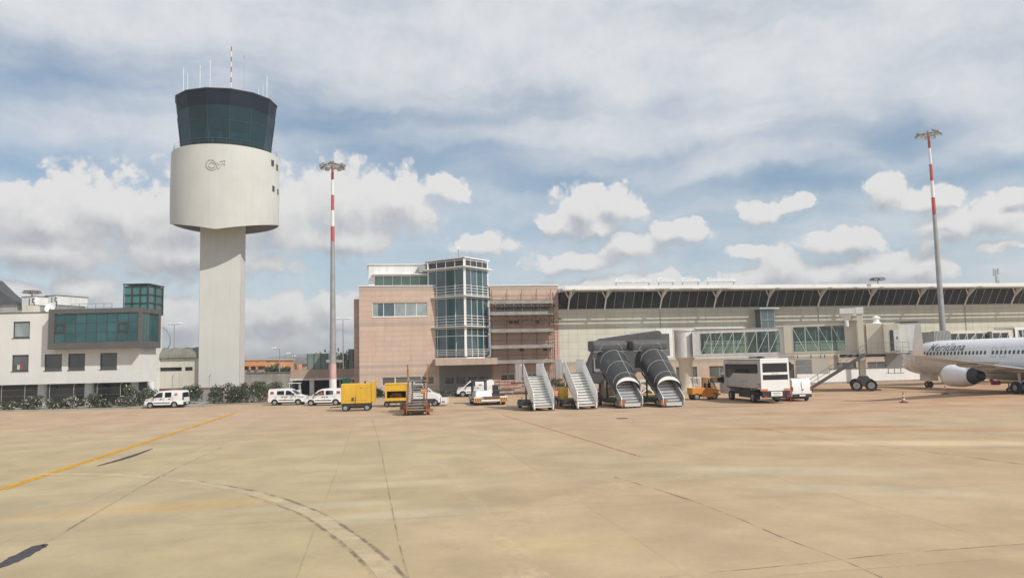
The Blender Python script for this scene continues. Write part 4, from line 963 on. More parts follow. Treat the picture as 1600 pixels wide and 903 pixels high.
# lamps
def street_lamp(px, py, Y, label, double=True):
    p = at(px, py, Y); t = thing('street_lamp', label, 'lamp', (p.x, Y, 0)); b = MB(); b.cyl((0, 0, 0), (0, 0, p.z - .15), .11, .06, n=8)
    b.build('pole', 'galv', t)
    b = MB()
    for s in ((-1, 1) if double else (-1,)): b.bar((0, 0, p.z - .12), (s * 1.1, 0, p.z - .02), .06)
    b.build('arm', 'galv', t)
    for s in ((-1, 1) if double else (-1,)):
        b = MB(); b.loft([[(s * (.55 + k) + 0, y * w_, p.z + z * .5) for y, z in ((-1, 0), (1, 0), (.7, .3), (-.7, .3))] for k, w_ in ((0, .16), (.35, .2), (.75, .12))]); b.build('lamp_head', 'white_paint', t)
street_lamp(536, 498, 122, 'tall double armed street lamp right beside the pink office block'); street_lamp(272.5, 506, 124, 'double armed street lamp left of the control tower shaft')
street_lamp(437, 544, 128, 'single armed street lamp just right of the control tower', False); street_lamp(459, 552.5, 140, 'shorter single armed street lamp above the retaining wall', False); street_lamp(467, 556, 150, 'farthest small street lamp beside the skylight', False)
p = at(252, 512, 97.5); t = thing('curved_pole', 'bowed grey pole arching out from behind the glass box', 'pole', (p.x, 97.5, 0))
b = MB(); zt_ = p.z; b.tube([(-.6, 0, zt_ - .05), (.2, 0, zt_ + .05), (.75, 0, zt_ - .4), (1.15, 0, zt_ - 1.2), (1.15, 0, zt_ - 2.0), (.9, 0, zt_ - 2.6), (.3, 0, zt_ - 3.2), (.2, 0, 6.5)], .06, 8); b.build('pole', 'grey_metal', t, smooth=60)
def high_mast(px, py_top, Y, label, bands, base_red=None, pale=None):
    top = at(px, py_top, Y); z = top.z; t = thing('high_mast', label, 'mast', (top.x, Y, 0)); b = MB()
    def r(h): return .42 - .28 * h / z
    b.cyl((0, 0, 0), (0, 0, bands[0]), r(0), r(bands[0]), 20, caps=True); b.cyl((0, 0, 0), (0, 0, .08), .7, n=16)
    for k, (h0, h1) in enumerate(zip(bands, bands[1:])): b.mi = 2 if k % 2 else 1; b.cyl((0, 0, h0 + .003), (0, 0, h1), r(h0), r(h1), 20)
    if base_red: b.mi = 3; b.cyl((0, 0, base_red[0]), (0, 0, base_red[1]), r(base_red[0]) + .006, r(base_red[1]) + .006, 20); b.mi = 2; b.cyl((0, 0, base_red[1] + .003), (0, 0, base_red[2]), r(base_red[1]) + .006, r(base_red[2]) + .006, 20)
    if pale: b.mi = 2; b.cyl((0, 0, .55), (0, 0, pale - .003), r(.55) + .006, r(pale) + .006, 20); b.mi = 1; b.cyl((0, 0, .1), (0, 0, .547), r(.1) + .006, r(.55) + .006, 20)
    b.build('pole', ['galv', 'red_mast', 'white_mast', 'red_faded'], t, smooth=40)
    b = MB(); b.tube([(1.1 * math.cos(2 * math.pi * k / 20), 1.1 * math.sin(2 * math.pi * k / 20), z - .2) for k in range(21)], .05, 6); b.cyl((0, 0, z - .5), (0, 0, z + .3), .2, n=10)
    for k in range(6): q = 2 * math.pi * k / 6; b.bar((0, 0, z - .2), (1.1 * math.cos(q), 1.1 * math.sin(q), z - .2), .06)
    b.build('lamp_ring', 'galv', t)
    for k in range(12):
        q = 2 * math.pi * (k + .3) / 12; b = MB(); b.M = Matrix.Translation((1.3 * math.cos(q), 1.3 * math.sin(q), z - .2 + (.16 if k % 3 == 0 else -.08))) @ Matrix.Rotation(q, 4, 'Z') @ Matrix.Rotation(R(28), 4, 'Y')
        b.box(-.35, .28, -.26, .26, -.10, .09); b.mi = 1; b.box(-.3, .23, -.22, .22, -.115, -.101); b.build('floodlight', ['grey_metal', 'lamp_glass'], t)
zl = at(520, 255, 91).z
def zz(py, px, Y): return at(px, py, Y).z
high_mast(519.5, 257, 90.5, 'left red and white banded floodlight mast behind the parked vans', [zz(378, 520, 90.5), zz(354, 520, 90.5), zz(329, 520, 90.5), zz(305, 520, 90.5), zz(281, 520, 90.5), zz(259, 520, 90.5)], (zz(592, 521, 90.5), zz(569, 521, 90.5), zz(569, 521, 90.5) + .02), zz(592, 521, 90.5))
high_mast(1450.5, 208, 97, 'right red and white banded floodlight mast behind the white airliner', [zz(336, 1458, 97), zz(309, 1457, 97), zz(283, 1455, 97), zz(257, 1454, 97), zz(232, 1452, 97), zz(210, 1451, 97)])
for px in (515, 531):
    p = at(px, 565, 100); t = thing('bulkhead_lamp', 'white floodlight %s the red and white mast, on a short post' % ('left of' if px == 515 else 'right of'), 'lamp', (p.x, 100, 0))
    b = MB(); b.cyl((0, 0, 0), (0, 0, p.z), .06, n=8); b.build('post', 'galv', t); b = MB(); b.hexa([(x, y, z) for z, k in ((p.z - .1, .35), (p.z + .25, .45)) for y in (-.2, .2) for x in (-k, k)]); b.build('lamp_head', 'white_paint', t)

# perimeter fence with curved tops
def fence():
    p0 = at(-40, 620, 85.2); t = thing('perimeter_fence', 'wire mesh fence on slim posts with curved tops behind the oleanders', 'fence', (p0.x, 85.2, 0))
    pts = [at(px, 620, 85.2).x - p0.x for px in (-40, 2, 38.5, 77, 115, 151.5, 188)] + [at(px, 620, 92).x - p0.x for px in (269, 327)]
    for i, x in enumerate(pts):
        y = 0 if i < 7 else 6.8; h = 2.25 if i < 7 else 2.9; b = MB(); b.tube([(x, y, 0), (x, y, h), (x + .04, y - .06, h + .25), (x + .22, y - .2, h + .45)], .035, 6); b.build('post', 'galv', t)
    mt, nt, bs = new_mat('wire_mesh'); bs.inputs['Base Color'].default_value = (.2, .2, .19, 1); bs.inputs['Alpha'].default_value = .10
    b = MB(); b.poly([(pts[0], .02, .1), (pts[6], .02, .1), (pts[6], .02, 2.2), (pts[0], .02, 2.2)]); b.build('mesh_panel', 'wire_mesh', t)
    b = MB()
    for z in (.8, 1.5, 2.2): b.bar((pts[0], 0, z), (pts[6], 0, z), .012)
    b.build('fence_wire', 'galv', t)
fence()

# ------------------------------------------------------------------ oleanders and weeds
def bush(px, py, Y, w, h, label, n=1500, flowers=220, group=None, leaf='leaf', seed=0, cat='bush', name='oleander_bush', ls=.13):
    r = random.Random(seed + int(px * 7)); c = at(px, py, Y); t = thing(name, label, cat, (c.x, Y, 0), group=group)
    lobes = [(r.uniform(-.36, .36) * w, r.uniform(-.28, .28) * w * .6, r.uniform(.22, .62) * h, r.uniform(.26, .44) * min(w * .6, h)) for _ in range(max(6, int(w * 3)))]
    b = MB()
    for i in range(9):
        l = lobes[i % len(lobes)]; b.tube([(r.uniform(-.1, .1), r.uniform(-.1, .1), 0), (l[0] * .5, l[1] * .5, l[2] * .5), (l[0], l[1], l[2])], [.03, .02, .008], 4)
    b.build('stem', 'bark', t)
    b = MB(); fl = MB(); dk = MB()
    def pt(surf):
        l = r.choice(lobes); d = V((r.gauss(0, 1), r.gauss(0, 1), r.gauss(0, 1))).normalized(); k = l[3] * (r.uniform(.85, 1.2) if surf else r.uniform(.3, 1.1) ** .6)
        return V(l[:3]) + d * k, d
    for i in range(n):
        p, d = pt(False); p.z = abs(p.z) + .03
        q = (d + V((r.gauss(0, .5), r.gauss(0, .5), r.gauss(.4, .5)))).normalized(); s = q.cross(V((r.gauss(0, 1), r.gauss(0, 1), r.gauss(0, 1)))).normalized()
        L, w_ = ls * r.uniform(.9, 2.0), ls * r.uniform(.25, .5)
        (b if r.random() < .6 else dk).poly([p - s * w_ * .3, p + q * L * .5 - s * w_, p + q * L, p + q * L * .5 + s * w_])
    b.build('foliage', leaf, t); dk.build('foliage', 'leaf_dark', t)
    for i in range(int(flowers * (.5 if px < 240 else .3))):
        p, d = pt(True)
        if d.y > .3: continue
        p.z = abs(p.z) + .08
        for _ in range(3):
            o = p + V((r.gauss(0, .05), r.gauss(0, .05), r.gauss(0, .05))); s = V((r.gauss(0, 1), r.gauss(0, 1), r.gauss(0, 1))).normalized() ; u = s.orthogonal().normalized(); v_ = s.cross(u); k = r.uniform(.045, .085)
            fl.poly([o + u * k, o + v_ * k, o - u * k, o - v_ * k])
    if flowers: fl.build('blossom', 'flower', t)
G = 'white flowering oleanders along the apron edge'
for i, (px, w, h, fl, lb) in enumerate(((8, 2.6, 1.15, 120, 'low white flowered oleander at the far left edge'), (52, 2.6, 2.0, 300, 'bushy white flowered oleander in front of the first round column'), (90, 2.6, 1.1, 130, 'low oleander between the first and second round columns'), (112, 2.2, 1.35, 230, 'white flowered oleander left of the second round column'), (138, 2.6, 1.75, 160, 'loose yellowish oleander in front of the second round column'),
                                    (168, 2.4, 1.05, 50, 'low sparse oleander right of the second round column'), (196, 1.7, 1.6, 160, 'narrow white flowered oleander beside the parked minivan front'))):
    bush(px, 638, 83.9, w, h, lb, int(900 * w * h / 3), fl, G, seed=i)
bush(-45, 638, 83.9, 3.5, 1.6, 'oleander just beyond the left edge of the others', 900, 90, G, seed=30)
bush(217, 634, 86.4, 3.0, 2.9, 'tall oleander behind the nose of the parked minivan', 2200, 130, G, seed=11)
bush(250, 634, 88.2, 2.6, 2.0, 'dark oleander directly behind the parked minivan', 1400, 60, G, seed=16)
bush(292, 634, 89.0, 3.0, 2.7, 'dark oleander behind the tail of the parked minivan', 2200, 80, G, seed=12)
bush(350, 632, 88.4, 3.4, 2.7, 'broad oleander at the foot of the control tower', 2600, 260, G, seed=13); bush(374, 632, 88.0, 3.6, 3.0, 'highest oleander right in front of the tower shaft', 2800, 300, G, seed=17); bush(405, 632, 88.8, 3.6, 2.9, 'oleander behind the tail of the left courier van', 2600, 120, G, seed=14)
bush(428, 628, 92.0, 2.4, 2.9, 'oleander half hidden behind the left courier van', 1300, 50, G, seed=15)
bush(871, 603, 88, 1.8, 2.5, 'dark green shrub between the two white passenger stairs', 900, 0, None, seed=21, name='shrub')
for i, (px, w, h, lb) in enumerate(((592, 1.6, 1.3, 'tuft of weeds behind the solid yellow power unit'), (600, 2.6, .7, 'weeds at the foot of the pink wall by the open yellow unit'), (700, 4.5, .75, 'strip of weeds below the overhanging slab'), (728, 3.5, .6, 'weeds behind the white high roof van'))):
    p = at(px, 622, 93.8); bush(px, 622, 93.6, w, h, lb, 700, 0, 'weeds along the pink wall', seed=40 + i, name='weed_clump', cat='weeds', ls=.16)
bush(432, 585, 132, 5, 4.6, 'dark scrubby tree behind the retaining wall', 1800, 0, None, seed=50, name='tree', cat='tree', ls=.5)
bush(520, 575, 150, 9, 7.6, 'dark round tree behind the carport skylight', 1800, 0, None, seed=51, name='tree', cat='tree', ls=.5)
bush(555, 575, 140, 6, 8.5, 'dark tree right behind the pink office block corner', 1500, 0, None, seed=52, name='tree', cat='tree', ls=.5)
# planted strips (earth) under the bushes, with a low kerb
mb = MB(); a, b = gnd(-160, 645), gnd(300, 637); mb.box(a.x - 20, b.x + .5, 82.9, 94, -.01, .10); struct(mb.build('kerb', 'concrete_grey'))
mb = MB(); mb.box(a.x - 20, b.x + .3, 83.1, 85.0, .08, .13); struct(mb.build('planting_bed', 'gravel'))
mb = MB(); a, b = gnd(318, 632), gnd(440, 630); mb.box(a.x, b.x, 86.6, 93, -.01, .11); struct(mb.build('planting_bed', 'gravel'))
mb = MB(); mb.M = Matrix.Translation(CO) @ Matrix.Rotation(CT, 4, 'Z'); mb.box(.2, 24, -2.0, -.02, -.01, .12); struct(mb.build('kerb', 'concrete_grey'))
# ------------------------------------------------------------------ vehicles: x forward, y left, z up
def wheel(parent, x, y, r, w, rim='rim', axis='y', hub=.58, name='wheel'):
    b = MB(); M = Matrix.Translation((x, y, r)) @ (Matrix.Rotation(R(90), 4, 'X') if axis == 'y' else Matrix.Rotation(R(90), 4, 'Y')); b.M = M
    b.lathe([(r * hub, -w / 2), (r * .93, -w / 2), (r, -w * .36), (r, w * .36), (r * .93, w / 2), (r * hub, w / 2)], 22, caps=False)
    o = b.build(name, 'tyre', parent, smooth=35)
    b = MB(); b.M = M; b.lathe([(r * hub, -w * .42), (r * hub * .8, -w * .34), (r * .16, -w * .36), (r * .16, -w * .42)][::1], 16); b.lathe([(r * hub, w * .42), (r * hub * .8, w * .34), (r * .16, w * .36), (r * .16, w * .42)], 16)
    b.build('rim', rim, o, smooth=35); return o
def van(name, label, cat, loc, rz, S, group=None):
    t = thing(name, label, cat, loc, rz, group); W, zb = S['W'], S['belt']; out = S['side']; xF, xR, r = S['xf'], S['xr'], S['r']; ra = r + .07; z0 = out[0][1]; xf0 = max(p[0] for p in out)
    def arch(xc): return [(xc + ra * math.cos(a), max(z0, r + ra * math.sin(a))) for a in [math.pi * k / 10 for k in range(11)]]
    poly = out + [(xF + ra, z0)] + arch(xF) + [(xF - ra, z0), (xR + ra, z0)] + arch(xR) + [(xR - ra, z0)]
    pl = []
    for p in poly:
        if not pl or (V(p) - V(pl[-1])).length > 1e-4: pl.append(p)
    def warp(p):
        x, y, z = p; s = 1 if y >= 0 else -1; y = abs(y) - max(0, z - zb) * S.get('tumble', .16)
        k = max(0, (abs(x) - xf0 + .75) / .75); y *= 1 - .13 * k * k if x > 0 else 1 - .05 * k * k
        return (x, s * y, z)
    h = W / 2; b = MB()
    for s in (-1, 1): b.plate(pl, S['holes'], s * (h - .05), s * h, 'xz', warp)
    segs = list(zip(out, out[1:])); gi = S['screen']; gr = S.get('rear_glass')
    for i, (p, q) in enumerate(segs):
        if i == gi or i == gr: continue
        n = 4
        ring = lambda c: [V(warp((c[0], (h - .05) * (2 * k / n - 1) * .9999, c[1]))) for k in range(n + 1)]
        A, B = ring(p), ring(q)
        for k in range(n): b.poly([A[k], A[k + 1], B[k + 1], B[k]])
    for i in (gi, gr):
        if i is None: continue
        p, q = segs[i]
        for s in (-1, 1): b.poly([warp((p[0], s * (h - .05), p[1])), warp((q[0], s * (h - .05), q[1])), warp((q[0], s * (h - .13), q[1])), warp((p[0], s * (h - .13), p[1]))])
    b.build('body', 'car_white', t, smooth=32)
    for hl in S['holes']:
        for s in (-1, 1):
            b = MB(); b.plate(hl, [], s * (h - .042), s * (h - .03), 'xz', warp); b.build('side_window', 'glass_car', t)
    for i, nm in ((gi, 'windscreen'), (gr, 'rear_window')):
        if i is None: continue
        p, q = segs[i]; b = MB(); b.poly([warp((p[0], -(h - .13), p[1])), warp((q[0], -(h - .13), q[1])), warp((q[0], h - .13, q[1])), warp((p[0], h - .13, p[1]))]); b.build(nm, 'glass_car', t)
    x1, x0 = xf0, min(p[0] for p in out)
    b = MB(); b.box(x0 + .15, x1 - .7, -h + .12, h - .12, z0 + .03, z0 + .18)
    for s in (-1, 1): b.box(xF - 1.35, xF - .8, s * .42 - .25, s * .42 + .25, z0 + .183, zb - .1); b.box(xF - 1.45, xF - 1.25, s * .42 - .25, s * .42 + .25, zb - .098, zb + .45)
    b.box(xR - .2, xR + .9, -h + .2, h - .2, z0 + .184, zb - .12); b.box(xF - .42, xF - .2, -h + .13, h - .13, zb - .3, zb + .02); b.build('interior', 'black_plastic', t)
    b = MB(); b.box(x0 + .25, x1 - .3, -h + .2, h - .2, .2, z0 + .02); b.build('underbody', 'dark_metal', t)
    for x in (xF, xR):
        for s in (-1, 1): wheel(t, x, s * (h - .11), r, .2)
    b = MB(); yb = h * .86; b.loft([[(x1 - .12 + k, s_ * yb, z) for k, s_, z in ((-.1, -1, z0 - .06), (.06, -.94, z0 - .06), (.06, .94, z0 - .06), (-.1, 1, z0 - .06))], [(x1 - .12 + k, s_ * yb, z) for k, s_, z in ((-.1, -1, z0 + .28), (.16, -.9, z0 + .26), (.16, .9, z0 + .26), (-.1, 1, z0 + .28))]]); b.build('front_bumper', 'black_plastic', t, bevel=.03)
    b = MB(); b.box(x0 - .06, x0 + .12, -h + .06, h - .06, z0 - .04, z0 + .26); b.build('rear_bumper', 'black_plastic', t, bevel=.04)
    for s in (-1, 1):
        b = MB(); b.box(xR + ra + .08, xF - ra - .05, s * h - .012, s * h + .022, z0 + .17, z0 + .25); b.build('rub_strip', 'black_plastic', t)
        hx = S['handle']
        for x in hx: b = MB(); b.box(x - .1, x + .1, s * (h + .002) - .0, s * (h + .03), zb - .15, zb - .09); b.build('door_handle', 'black_plastic', t)
        mx = S['mirror']; b = MB(); b.box(mx - .07, mx + .09, s * (h + .01) if s > 0 else s * (h + .2), s * (h + .2) if s > 0 else s * (h + .01), zb + .02, zb + .24); b.build('wing_mirror', 'black_plastic', t, bevel=.03)
        lx, lz = S['lamp']; b = MB(); b.hexa([V(warp((lx + dx, s * yy, lz + dz))) for dz in (-.1, .12) for yy in (h - .30, h + .008) for dx in ((-.30, .02) if yy > h - .1 else (-.1, .10))]); b.build('headlight', 'lamp_glass', t, bevel=.01)
        b = MB(); b.box(x0 - .02, x0 + .08, s * (h - .06) - .07, s * (h - .06) + .07, zb - .25, zb + .5 if S.get('tall_tail') else zb + .12); b.build('tail_light', 'black_plastic' if S.get('tall_tail') else 'tail_red', t, bevel=.01)
        seam = MB()
        for x in S['seams']: seam.box(x - .008, x + .008, s * h - .01, s * h + .0025, z0 + .1, zb - .002)
        seam.build('door_seam', 'frame_dark', t)
        if S.get('mark'):
            xa, xb, za, zc, mt_ = S['mark']; b = MB()
            for k in range(4):
                z = za + (zc - za) * k / 4; y = h - max(0, z - zb) * S.get('tumble', .16)
                b.box(xa + .04 * (k % 2), xb - .04 * ((k + 1) % 2), s * y - .006 if s > 0 else s * y - .012, s * y + .012 if s > 0 else s * y + .006, z, z + (zc - za) / 4 - .03)
            b.build('emblem', mt_, t)
    b = MB(); b.box(x0 - .085, x0 - .062, -.27, .27, z0 + .07, z0 + .19); b.build('number_plate', 'white_paint', t)
    if gr is None:
        b = MB(); b.box(x0 - .012, x0 + .02, -.008, .008, z0 + .3, zb + .6); b.build('door_seam', 'frame_dark', t); b = MB(); b.box(x0 - .03, x0 + .02, -.16, -.04, zb - .18, zb - .1); b.build('door_handle', 'black_plastic', t)
    return t
DOB = dict(W=1.72, belt=1.08, r=.31, xf=1.42, xr=-1.12, side=[(-2.06, .34), (-2.08, .72), (-2.05, 1.08), (-2.0, 1.60), (-1.94, 1.75), (-1.7, 1.81), (-.3, 1.83), (.40, 1.76), (.72, 1.63), (1.24, 1.13), (1.45, 1.06), (1.86, .94), (2.03, .78), (2.08, .55), (2.06, .34)],
           holes=[[(.13, 1.10), (1.12, 1.08), (.98, 1.24), (.70, 1.52), (.52, 1.61), (.13, 1.63)], [(-.80, 1.12), (-.10, 1.10), (-.10, 1.63), (-.80, 1.63)]], screen=8, rear_glass=2, handle=(.28, -.62), mirror=.98, lamp=(1.93, .86), seams=(.02, 1.08, -.92), mark=(-1.45, -1.1, 1.28, 1.58, 'amber'), tall_tail=True)
FIO = dict(W=1.70, belt=1.02, r=.30, xf=1.30, xr=-1.22, side=[(-1.93, .34), (-1.97, .70), (-1.95, 1.02), (-1.90, 1.55), (-1.82, 1.68), (-1.6, 1.72), (-.5, 1.74), (.15, 1.70), (.52, 1.56), (1.10, 1.10), (1.30, 1.03), (1.68, .90), (1.88, .74), (1.97, .52), (1.95, .34)],
           holes=[[(-.03, 1.06), (.98, 1.05), (.86, 1.17), (.50, 1.44), (.30, 1.51), (-.03, 1.54)], [(-.98, 1.10), (-.20, 1.07), (-.20, 1.52), (-.98, 1.50)]], screen=8, rear_glass=2, handle=(.08, -.36), mirror=.82, lamp=(1.78, .84), seams=(-.11, 1.02, -1.08), mark=(-1.70, -1.28, 1.18, 1.48, 'red_paint'))
CIT = dict(W=1.85, belt=1.15, r=.33, xf=1.5, xr=-1.35, side=[(-2.18, .38), (-2.22, .75), (-2.20, 1.15), (-2.12, 1.75), (-2.04, 1.90), (-1.8, 1.95), (-.4, 1.97), (.45, 1.90), (.72, 1.80), (1.28, 1.26), (1.50, 1.17), (1.98, 1.02), (2.15, .85), (2.22, .6), (2.2, .38)],
           holes=[[(.05, 1.20), (1.18, 1.18), (1.05, 1.34), (.72, 1.64), (.5, 1.72), (.05, 1.74)]], screen=8, rear_glass=None, handle=(.18, -.3), mirror=1.0, lamp=(2.05, .95), seams=(-.05, 1.18, -1.2), mark=(-.75, -.35, 1.3, 1.46, 'letter_dark'))
g_ = gnd(257, 637.2); van('minivan', 'white older minivan with a dark tail parked beside the oleanders', 'van', (g_.x, g_.y + .6, 0), R(180), DOB, 'white vans parked along the apron edge')
g_ = gnd(447, 633); van('courier_van', 'white compact van pointing right, nose to nose with its twin', 'van', (g_.x, g_.y + .9, 0), R(-3), FIO, 'white vans parked along the apron edge')
g_ = gnd(505.5, 633.6); FB = van('courier_van', 'white compact van pointing left with a driver in red, beside the yellow power unit', 'van', (g_.x, g_.y + .8, 0), R(181), FIO, 'white vans parked along the apron edge')
for o in [o for o in bpy.data.objects if o.parent == FB and o.name.startswith('side_window')]:      # the driver's window is wound down
    if sum(v.co.x for v in o.data.vertices) > 0 and sum(v.co.y for v in o.data.vertices) > 0: bpy.data.objects.remove(o)
g_ = gnd(742, 618.5); van('panel_van', 'white panel van parked against the pink block behind the aircraft tug', 'van', (g_.x + .2, 92.3, 0), R(180), CIT, 'white vans parked along the apron edge')
PV = van('panel_van', 'white panel van seen from behind, beside the ambulance lift truck', 'van', (24.9, 70.6, 0), R(97), CIT)

# ------------------------------------------------------------------ people
def person(name_label, loc, rz, pose, top, legs, extra=None, cap=None):
    """one skinned body, hands with five fingers, clothes as close fitting shells"""
    t = thing('person', name_label, 'person', loc, rz)
    J = pose; verts = list(J.keys()); idx = {k: i for i, k in enumerate(verts)}
    E = [('pelvis', 'waist'), ('waist', 'chest'), ('chest', 'neck'), ('neck', 'head0'), ('chest', 'shL'), ('shL', 'elL'), ('elL', 'wrL'), ('chest', 'shR'), ('shR', 'elR'), ('elR', 'wrR'), ('pelvis', 'hipL'), ('hipL', 'knL'), ('knL', 'anL'), ('anL', 'toL'), ('pelvis', 'hipR'), ('hipR', 'knR'), ('knR', 'anR'), ('anR', 'toR')]
    RD = dict(pelvis=.15, waist=.135, chest=.16, neck=.058, head0=.05, sh=.072, el=.046, wr=.032, hip=.095, kn=.062, an=.045, to=.038)
    def skin(vs, es, rad, name, mt_, par, grow=0.0, root=None):
        me = bpy.data.meshes.new(name); me.from_pydata([J[v] for v in vs], [(vs.index(a), vs.index(b)) for a, b in es], []); o = bpy.data.objects.new(name, me); COL.objects.link(o); o.parent = par; me.materials.append(MATS[mt_])
        md = o.modifiers.new('skin', 'SKIN'); md.use_smooth_shade = True; o.modifiers.new('sub', 'SUBSURF').levels = 2; o.modifiers['sub'].render_levels = 2
        for i, v in enumerate(vs):
            k = rad.get(v) or rad.get(v[:-1]) or .05; me.skin_vertices[0].data[i].radius = (k + grow, (k + grow) * (.72 if v in ('chest', 'waist', 'pelvis') else 1))
            me.skin_vertices[0].data[i].use_root = (v == (root or vs[0]))
        return o
    skin(verts, E, RD, 'body', 'skin', t, root='pelvis')
    tv = [v for v in verts if v in ('pelvis', 'waist', 'chest', 'shL', 'elL', 'shR', 'elR')]; skin(tv, [e for e in E if e[0] in tv and e[1] in tv], RD, 'jacket', top, t, .016, 'pelvis')
    lv = [v for v in verts if v in ('pelvis', 'hipL', 'knL', 'anL', 'hipR', 'knR', 'anR')]; skin(lv, [e for e in E if e[0] in lv and e[1] in lv], RD, 'trousers', legs, t, .014, 'pelvis')
    hc = V(J['head0']) + V((0, 0, .12)); b = MB()
    b.loft([[hc + V((.078 * k * math.cos(a) + (.016 if math.cos(a) > .8 else 0), .068 * k * math.sin(a), z)) for a in [2 * math.pi * i / 14 for i in range(14)]] for z, k in ((-.12, .45), (-.10, .72), (-.05, .92), (0, 1.0), (.05, 1.02), (.09, .85), (.12, .4))])
    b.box(hc.x + .075, hc.x + .105, hc.y - .014, hc.y + .014, hc.z - .035, hc.z + .005)
    for s in (-1, 1): b.box(hc.x - .01, hc.x + .02, hc.y + s * .066 - .008, hc.y + s * .066 + .008, hc.z - .03, hc.z + .03)
    b.build('head', 'skin', t, smooth=60)
    b = MB()
    for s in (-1, 1): b.ball(hc + V((.078, s * .03, .012)), .011, 8)
    b.build('eyes', 'hair', t)
    b = MB(); b.loft([[hc + V((.084 * k * math.cos(a) - .01, .075 * k * math.sin(a), z)) for a in [2 * math.pi * i / 14 for i in range(14)]] for z, k in ((.035, 1.02), (.08, .98), (.115, .7), (.13, .25))]); b.build('hair' if not cap else 'cap', cap or 'hair', t, smooth=60)
    for s in 'LR':
        w = V(J['wr' + s]); d = (w - V(J['el' + s])).normalized(); a = d.orthogonal().normalized(); b = MB(); q = d.cross(a)
        b.loft([[w + d * k + a * x * sc + q * y * sc for x, y in ((-.04, -.014), (.04, -.014), (.04, .014), (-.04, .014))] for k, sc in ((-.01, .7), (.05, 1.0), (.09, 1.0))])
        for i, L in enumerate((.062, .078, .074, .055)):
            x = -.03 + .02 * i; b.tube([w + d * .085 + a * x, w + d * (.085 + L * .6) + a * x, w + d * (.085 + L * .9) + a * x + q * .025], [.009, .008, .007], 6)
        b.tube([w + d * .03 + a * -.04, w + d * .06 + a * -.065, w + d * .09 + a * -.06], [.011, .010, .008], 6); b.build('hand', 'skin', t, smooth=50)
    if extra: extra(t, J)
    return t
def stand_pose():
    return dict(pelvis=(0, 0, .93), waist=(0, 0, 1.08), chest=(0, 0, 1.30), neck=(0.01, 0, 1.47), head0=(.02, 0, 1.54), shL=(0, .19, 1.40), elL=(-.03, .27, 1.13), wrL=(.06, .29, .89), shR=(0, -.19, 1.40), elR=(-.03, -.27, 1.13), wrR=(.06, -.29, .89),
                hipL=(0, .10, .90), knL=(.02, .11, .48), anL=(-.01, .12, .09), toL=(.15, .14, .045), hipR=(0, -.10, .90), knR=(.03, -.11, .48), anR=(.02, -.12, .09), toR=(.18, -.14, .045))
def vis(t, J):
    b = MB()
    for z in (1.10, 1.24): b.lathe([(.155, z), (.185, z), (.185, z + .04), (.155, z + .04)], 16, caps=False)
    b.build('reflective_band', 'white_paint', t)
g_ = at(868.3, 610, 66.6); person('person in an orange high visibility jacket standing between the two white passenger stairs', (g_.x, 66.6, 0), R(-70), stand_pose(), 'hivis_orange', 'cloth_dark', vis)
def sit_pose():
    return dict(pelvis=(0, 0, .10), waist=(-.04, 0, .25), chest=(-.08, 0, .47), neck=(-.07, 0, .64), head0=(-.05, 0, .70), shL=(-.07, .19, .56), elL=(.12, .26, .38), wrL=(.34, .18, .46), shR=(-.07, -.19, .56), elR=(.12, -.26, .38), wrR=(.34, -.18, .46),
                hipL=(.02, .10, .08), knL=(.40, .13, .12), anL=(.52, .13, -.22), toL=(.68, .14, -.27), hipR=(.02, -.10, .08), knR=(.40, -.13, .12), anR=(.52, -.13, -.22), toR=(.68, -.14, -.27))
fr = FB.location
a_ = R(181); q = V((fr.x + math.cos(a_) * .34 - math.sin(a_) * .50, fr.y + math.sin(a_) * .34 + math.cos(a_) * .50, .72))
person('person in a red top sitting at the wheel of the compact van that points left', q, a_, sit_pose(), 'cloth_red', 'cloth_dark')

# ------------------------------------------------------------------ ground support equipment
def gpu_closed():
    g = gnd(555, 642.5); t = thing('ground_power_unit', 'solid sided yellow ground power unit on a dark trailer, left of the open one', 'generator', (g.x, g.y + .9, 0), R(4)); w, d = 1.33, .75
    m_ = MB(); m_.box(-w, w, -d, d, .68, 2.42); m_.build('housing', 'yellow_paint', t, bevel=.04)
    m_ = MB(); m_.box(w + .004, w + .28, -d - .05, d + .05, .78, 2.62); m_.build('end_cowl', 'yellow_paint', t, bevel=.03)
    for x0, x1 in ((-1.12, -.12), (.0, .98)): m_ = MB(); m_.box(x0, x1, -d - .022, -d - .003, .95, 2.22); m_.build('side_door', 'yellow_paint', t, bevel=.006)
    part('vent_slot', 'black_plastic', t, (.34, .58, -d - .026, -d - .0235, 2.02, 2.06)); part('cable_hatch', 'rust_dark', t, (-.40, -.20, -d - .04, -d - .0235, .9, 1.2))
    part('hinge_post', 'rust', t, (-.1, -.03, -d - .03, -d - .003, .72, 1.3)); part('chassis', 'dark_metal', t, (-w + .05, w - .1, -d + .1, d - .1, .42, .677), (-w + .1, w - .3, -d + .3, d - .3, .25, .42))
    for x in (-.95, .95):
        for y in (-.6, .6): wheel(t, x, y, .3, .2)
    m_ = MB(); m_.bar((-w, 0, .4), (-w - 1.1, 0, .33), .08); m_.build('tow_bar', 'dark_metal', t); part('exhaust', 'dark_metal', t, (.6, .75, .2, .35, 2.423, 2.6))
gpu_closed()
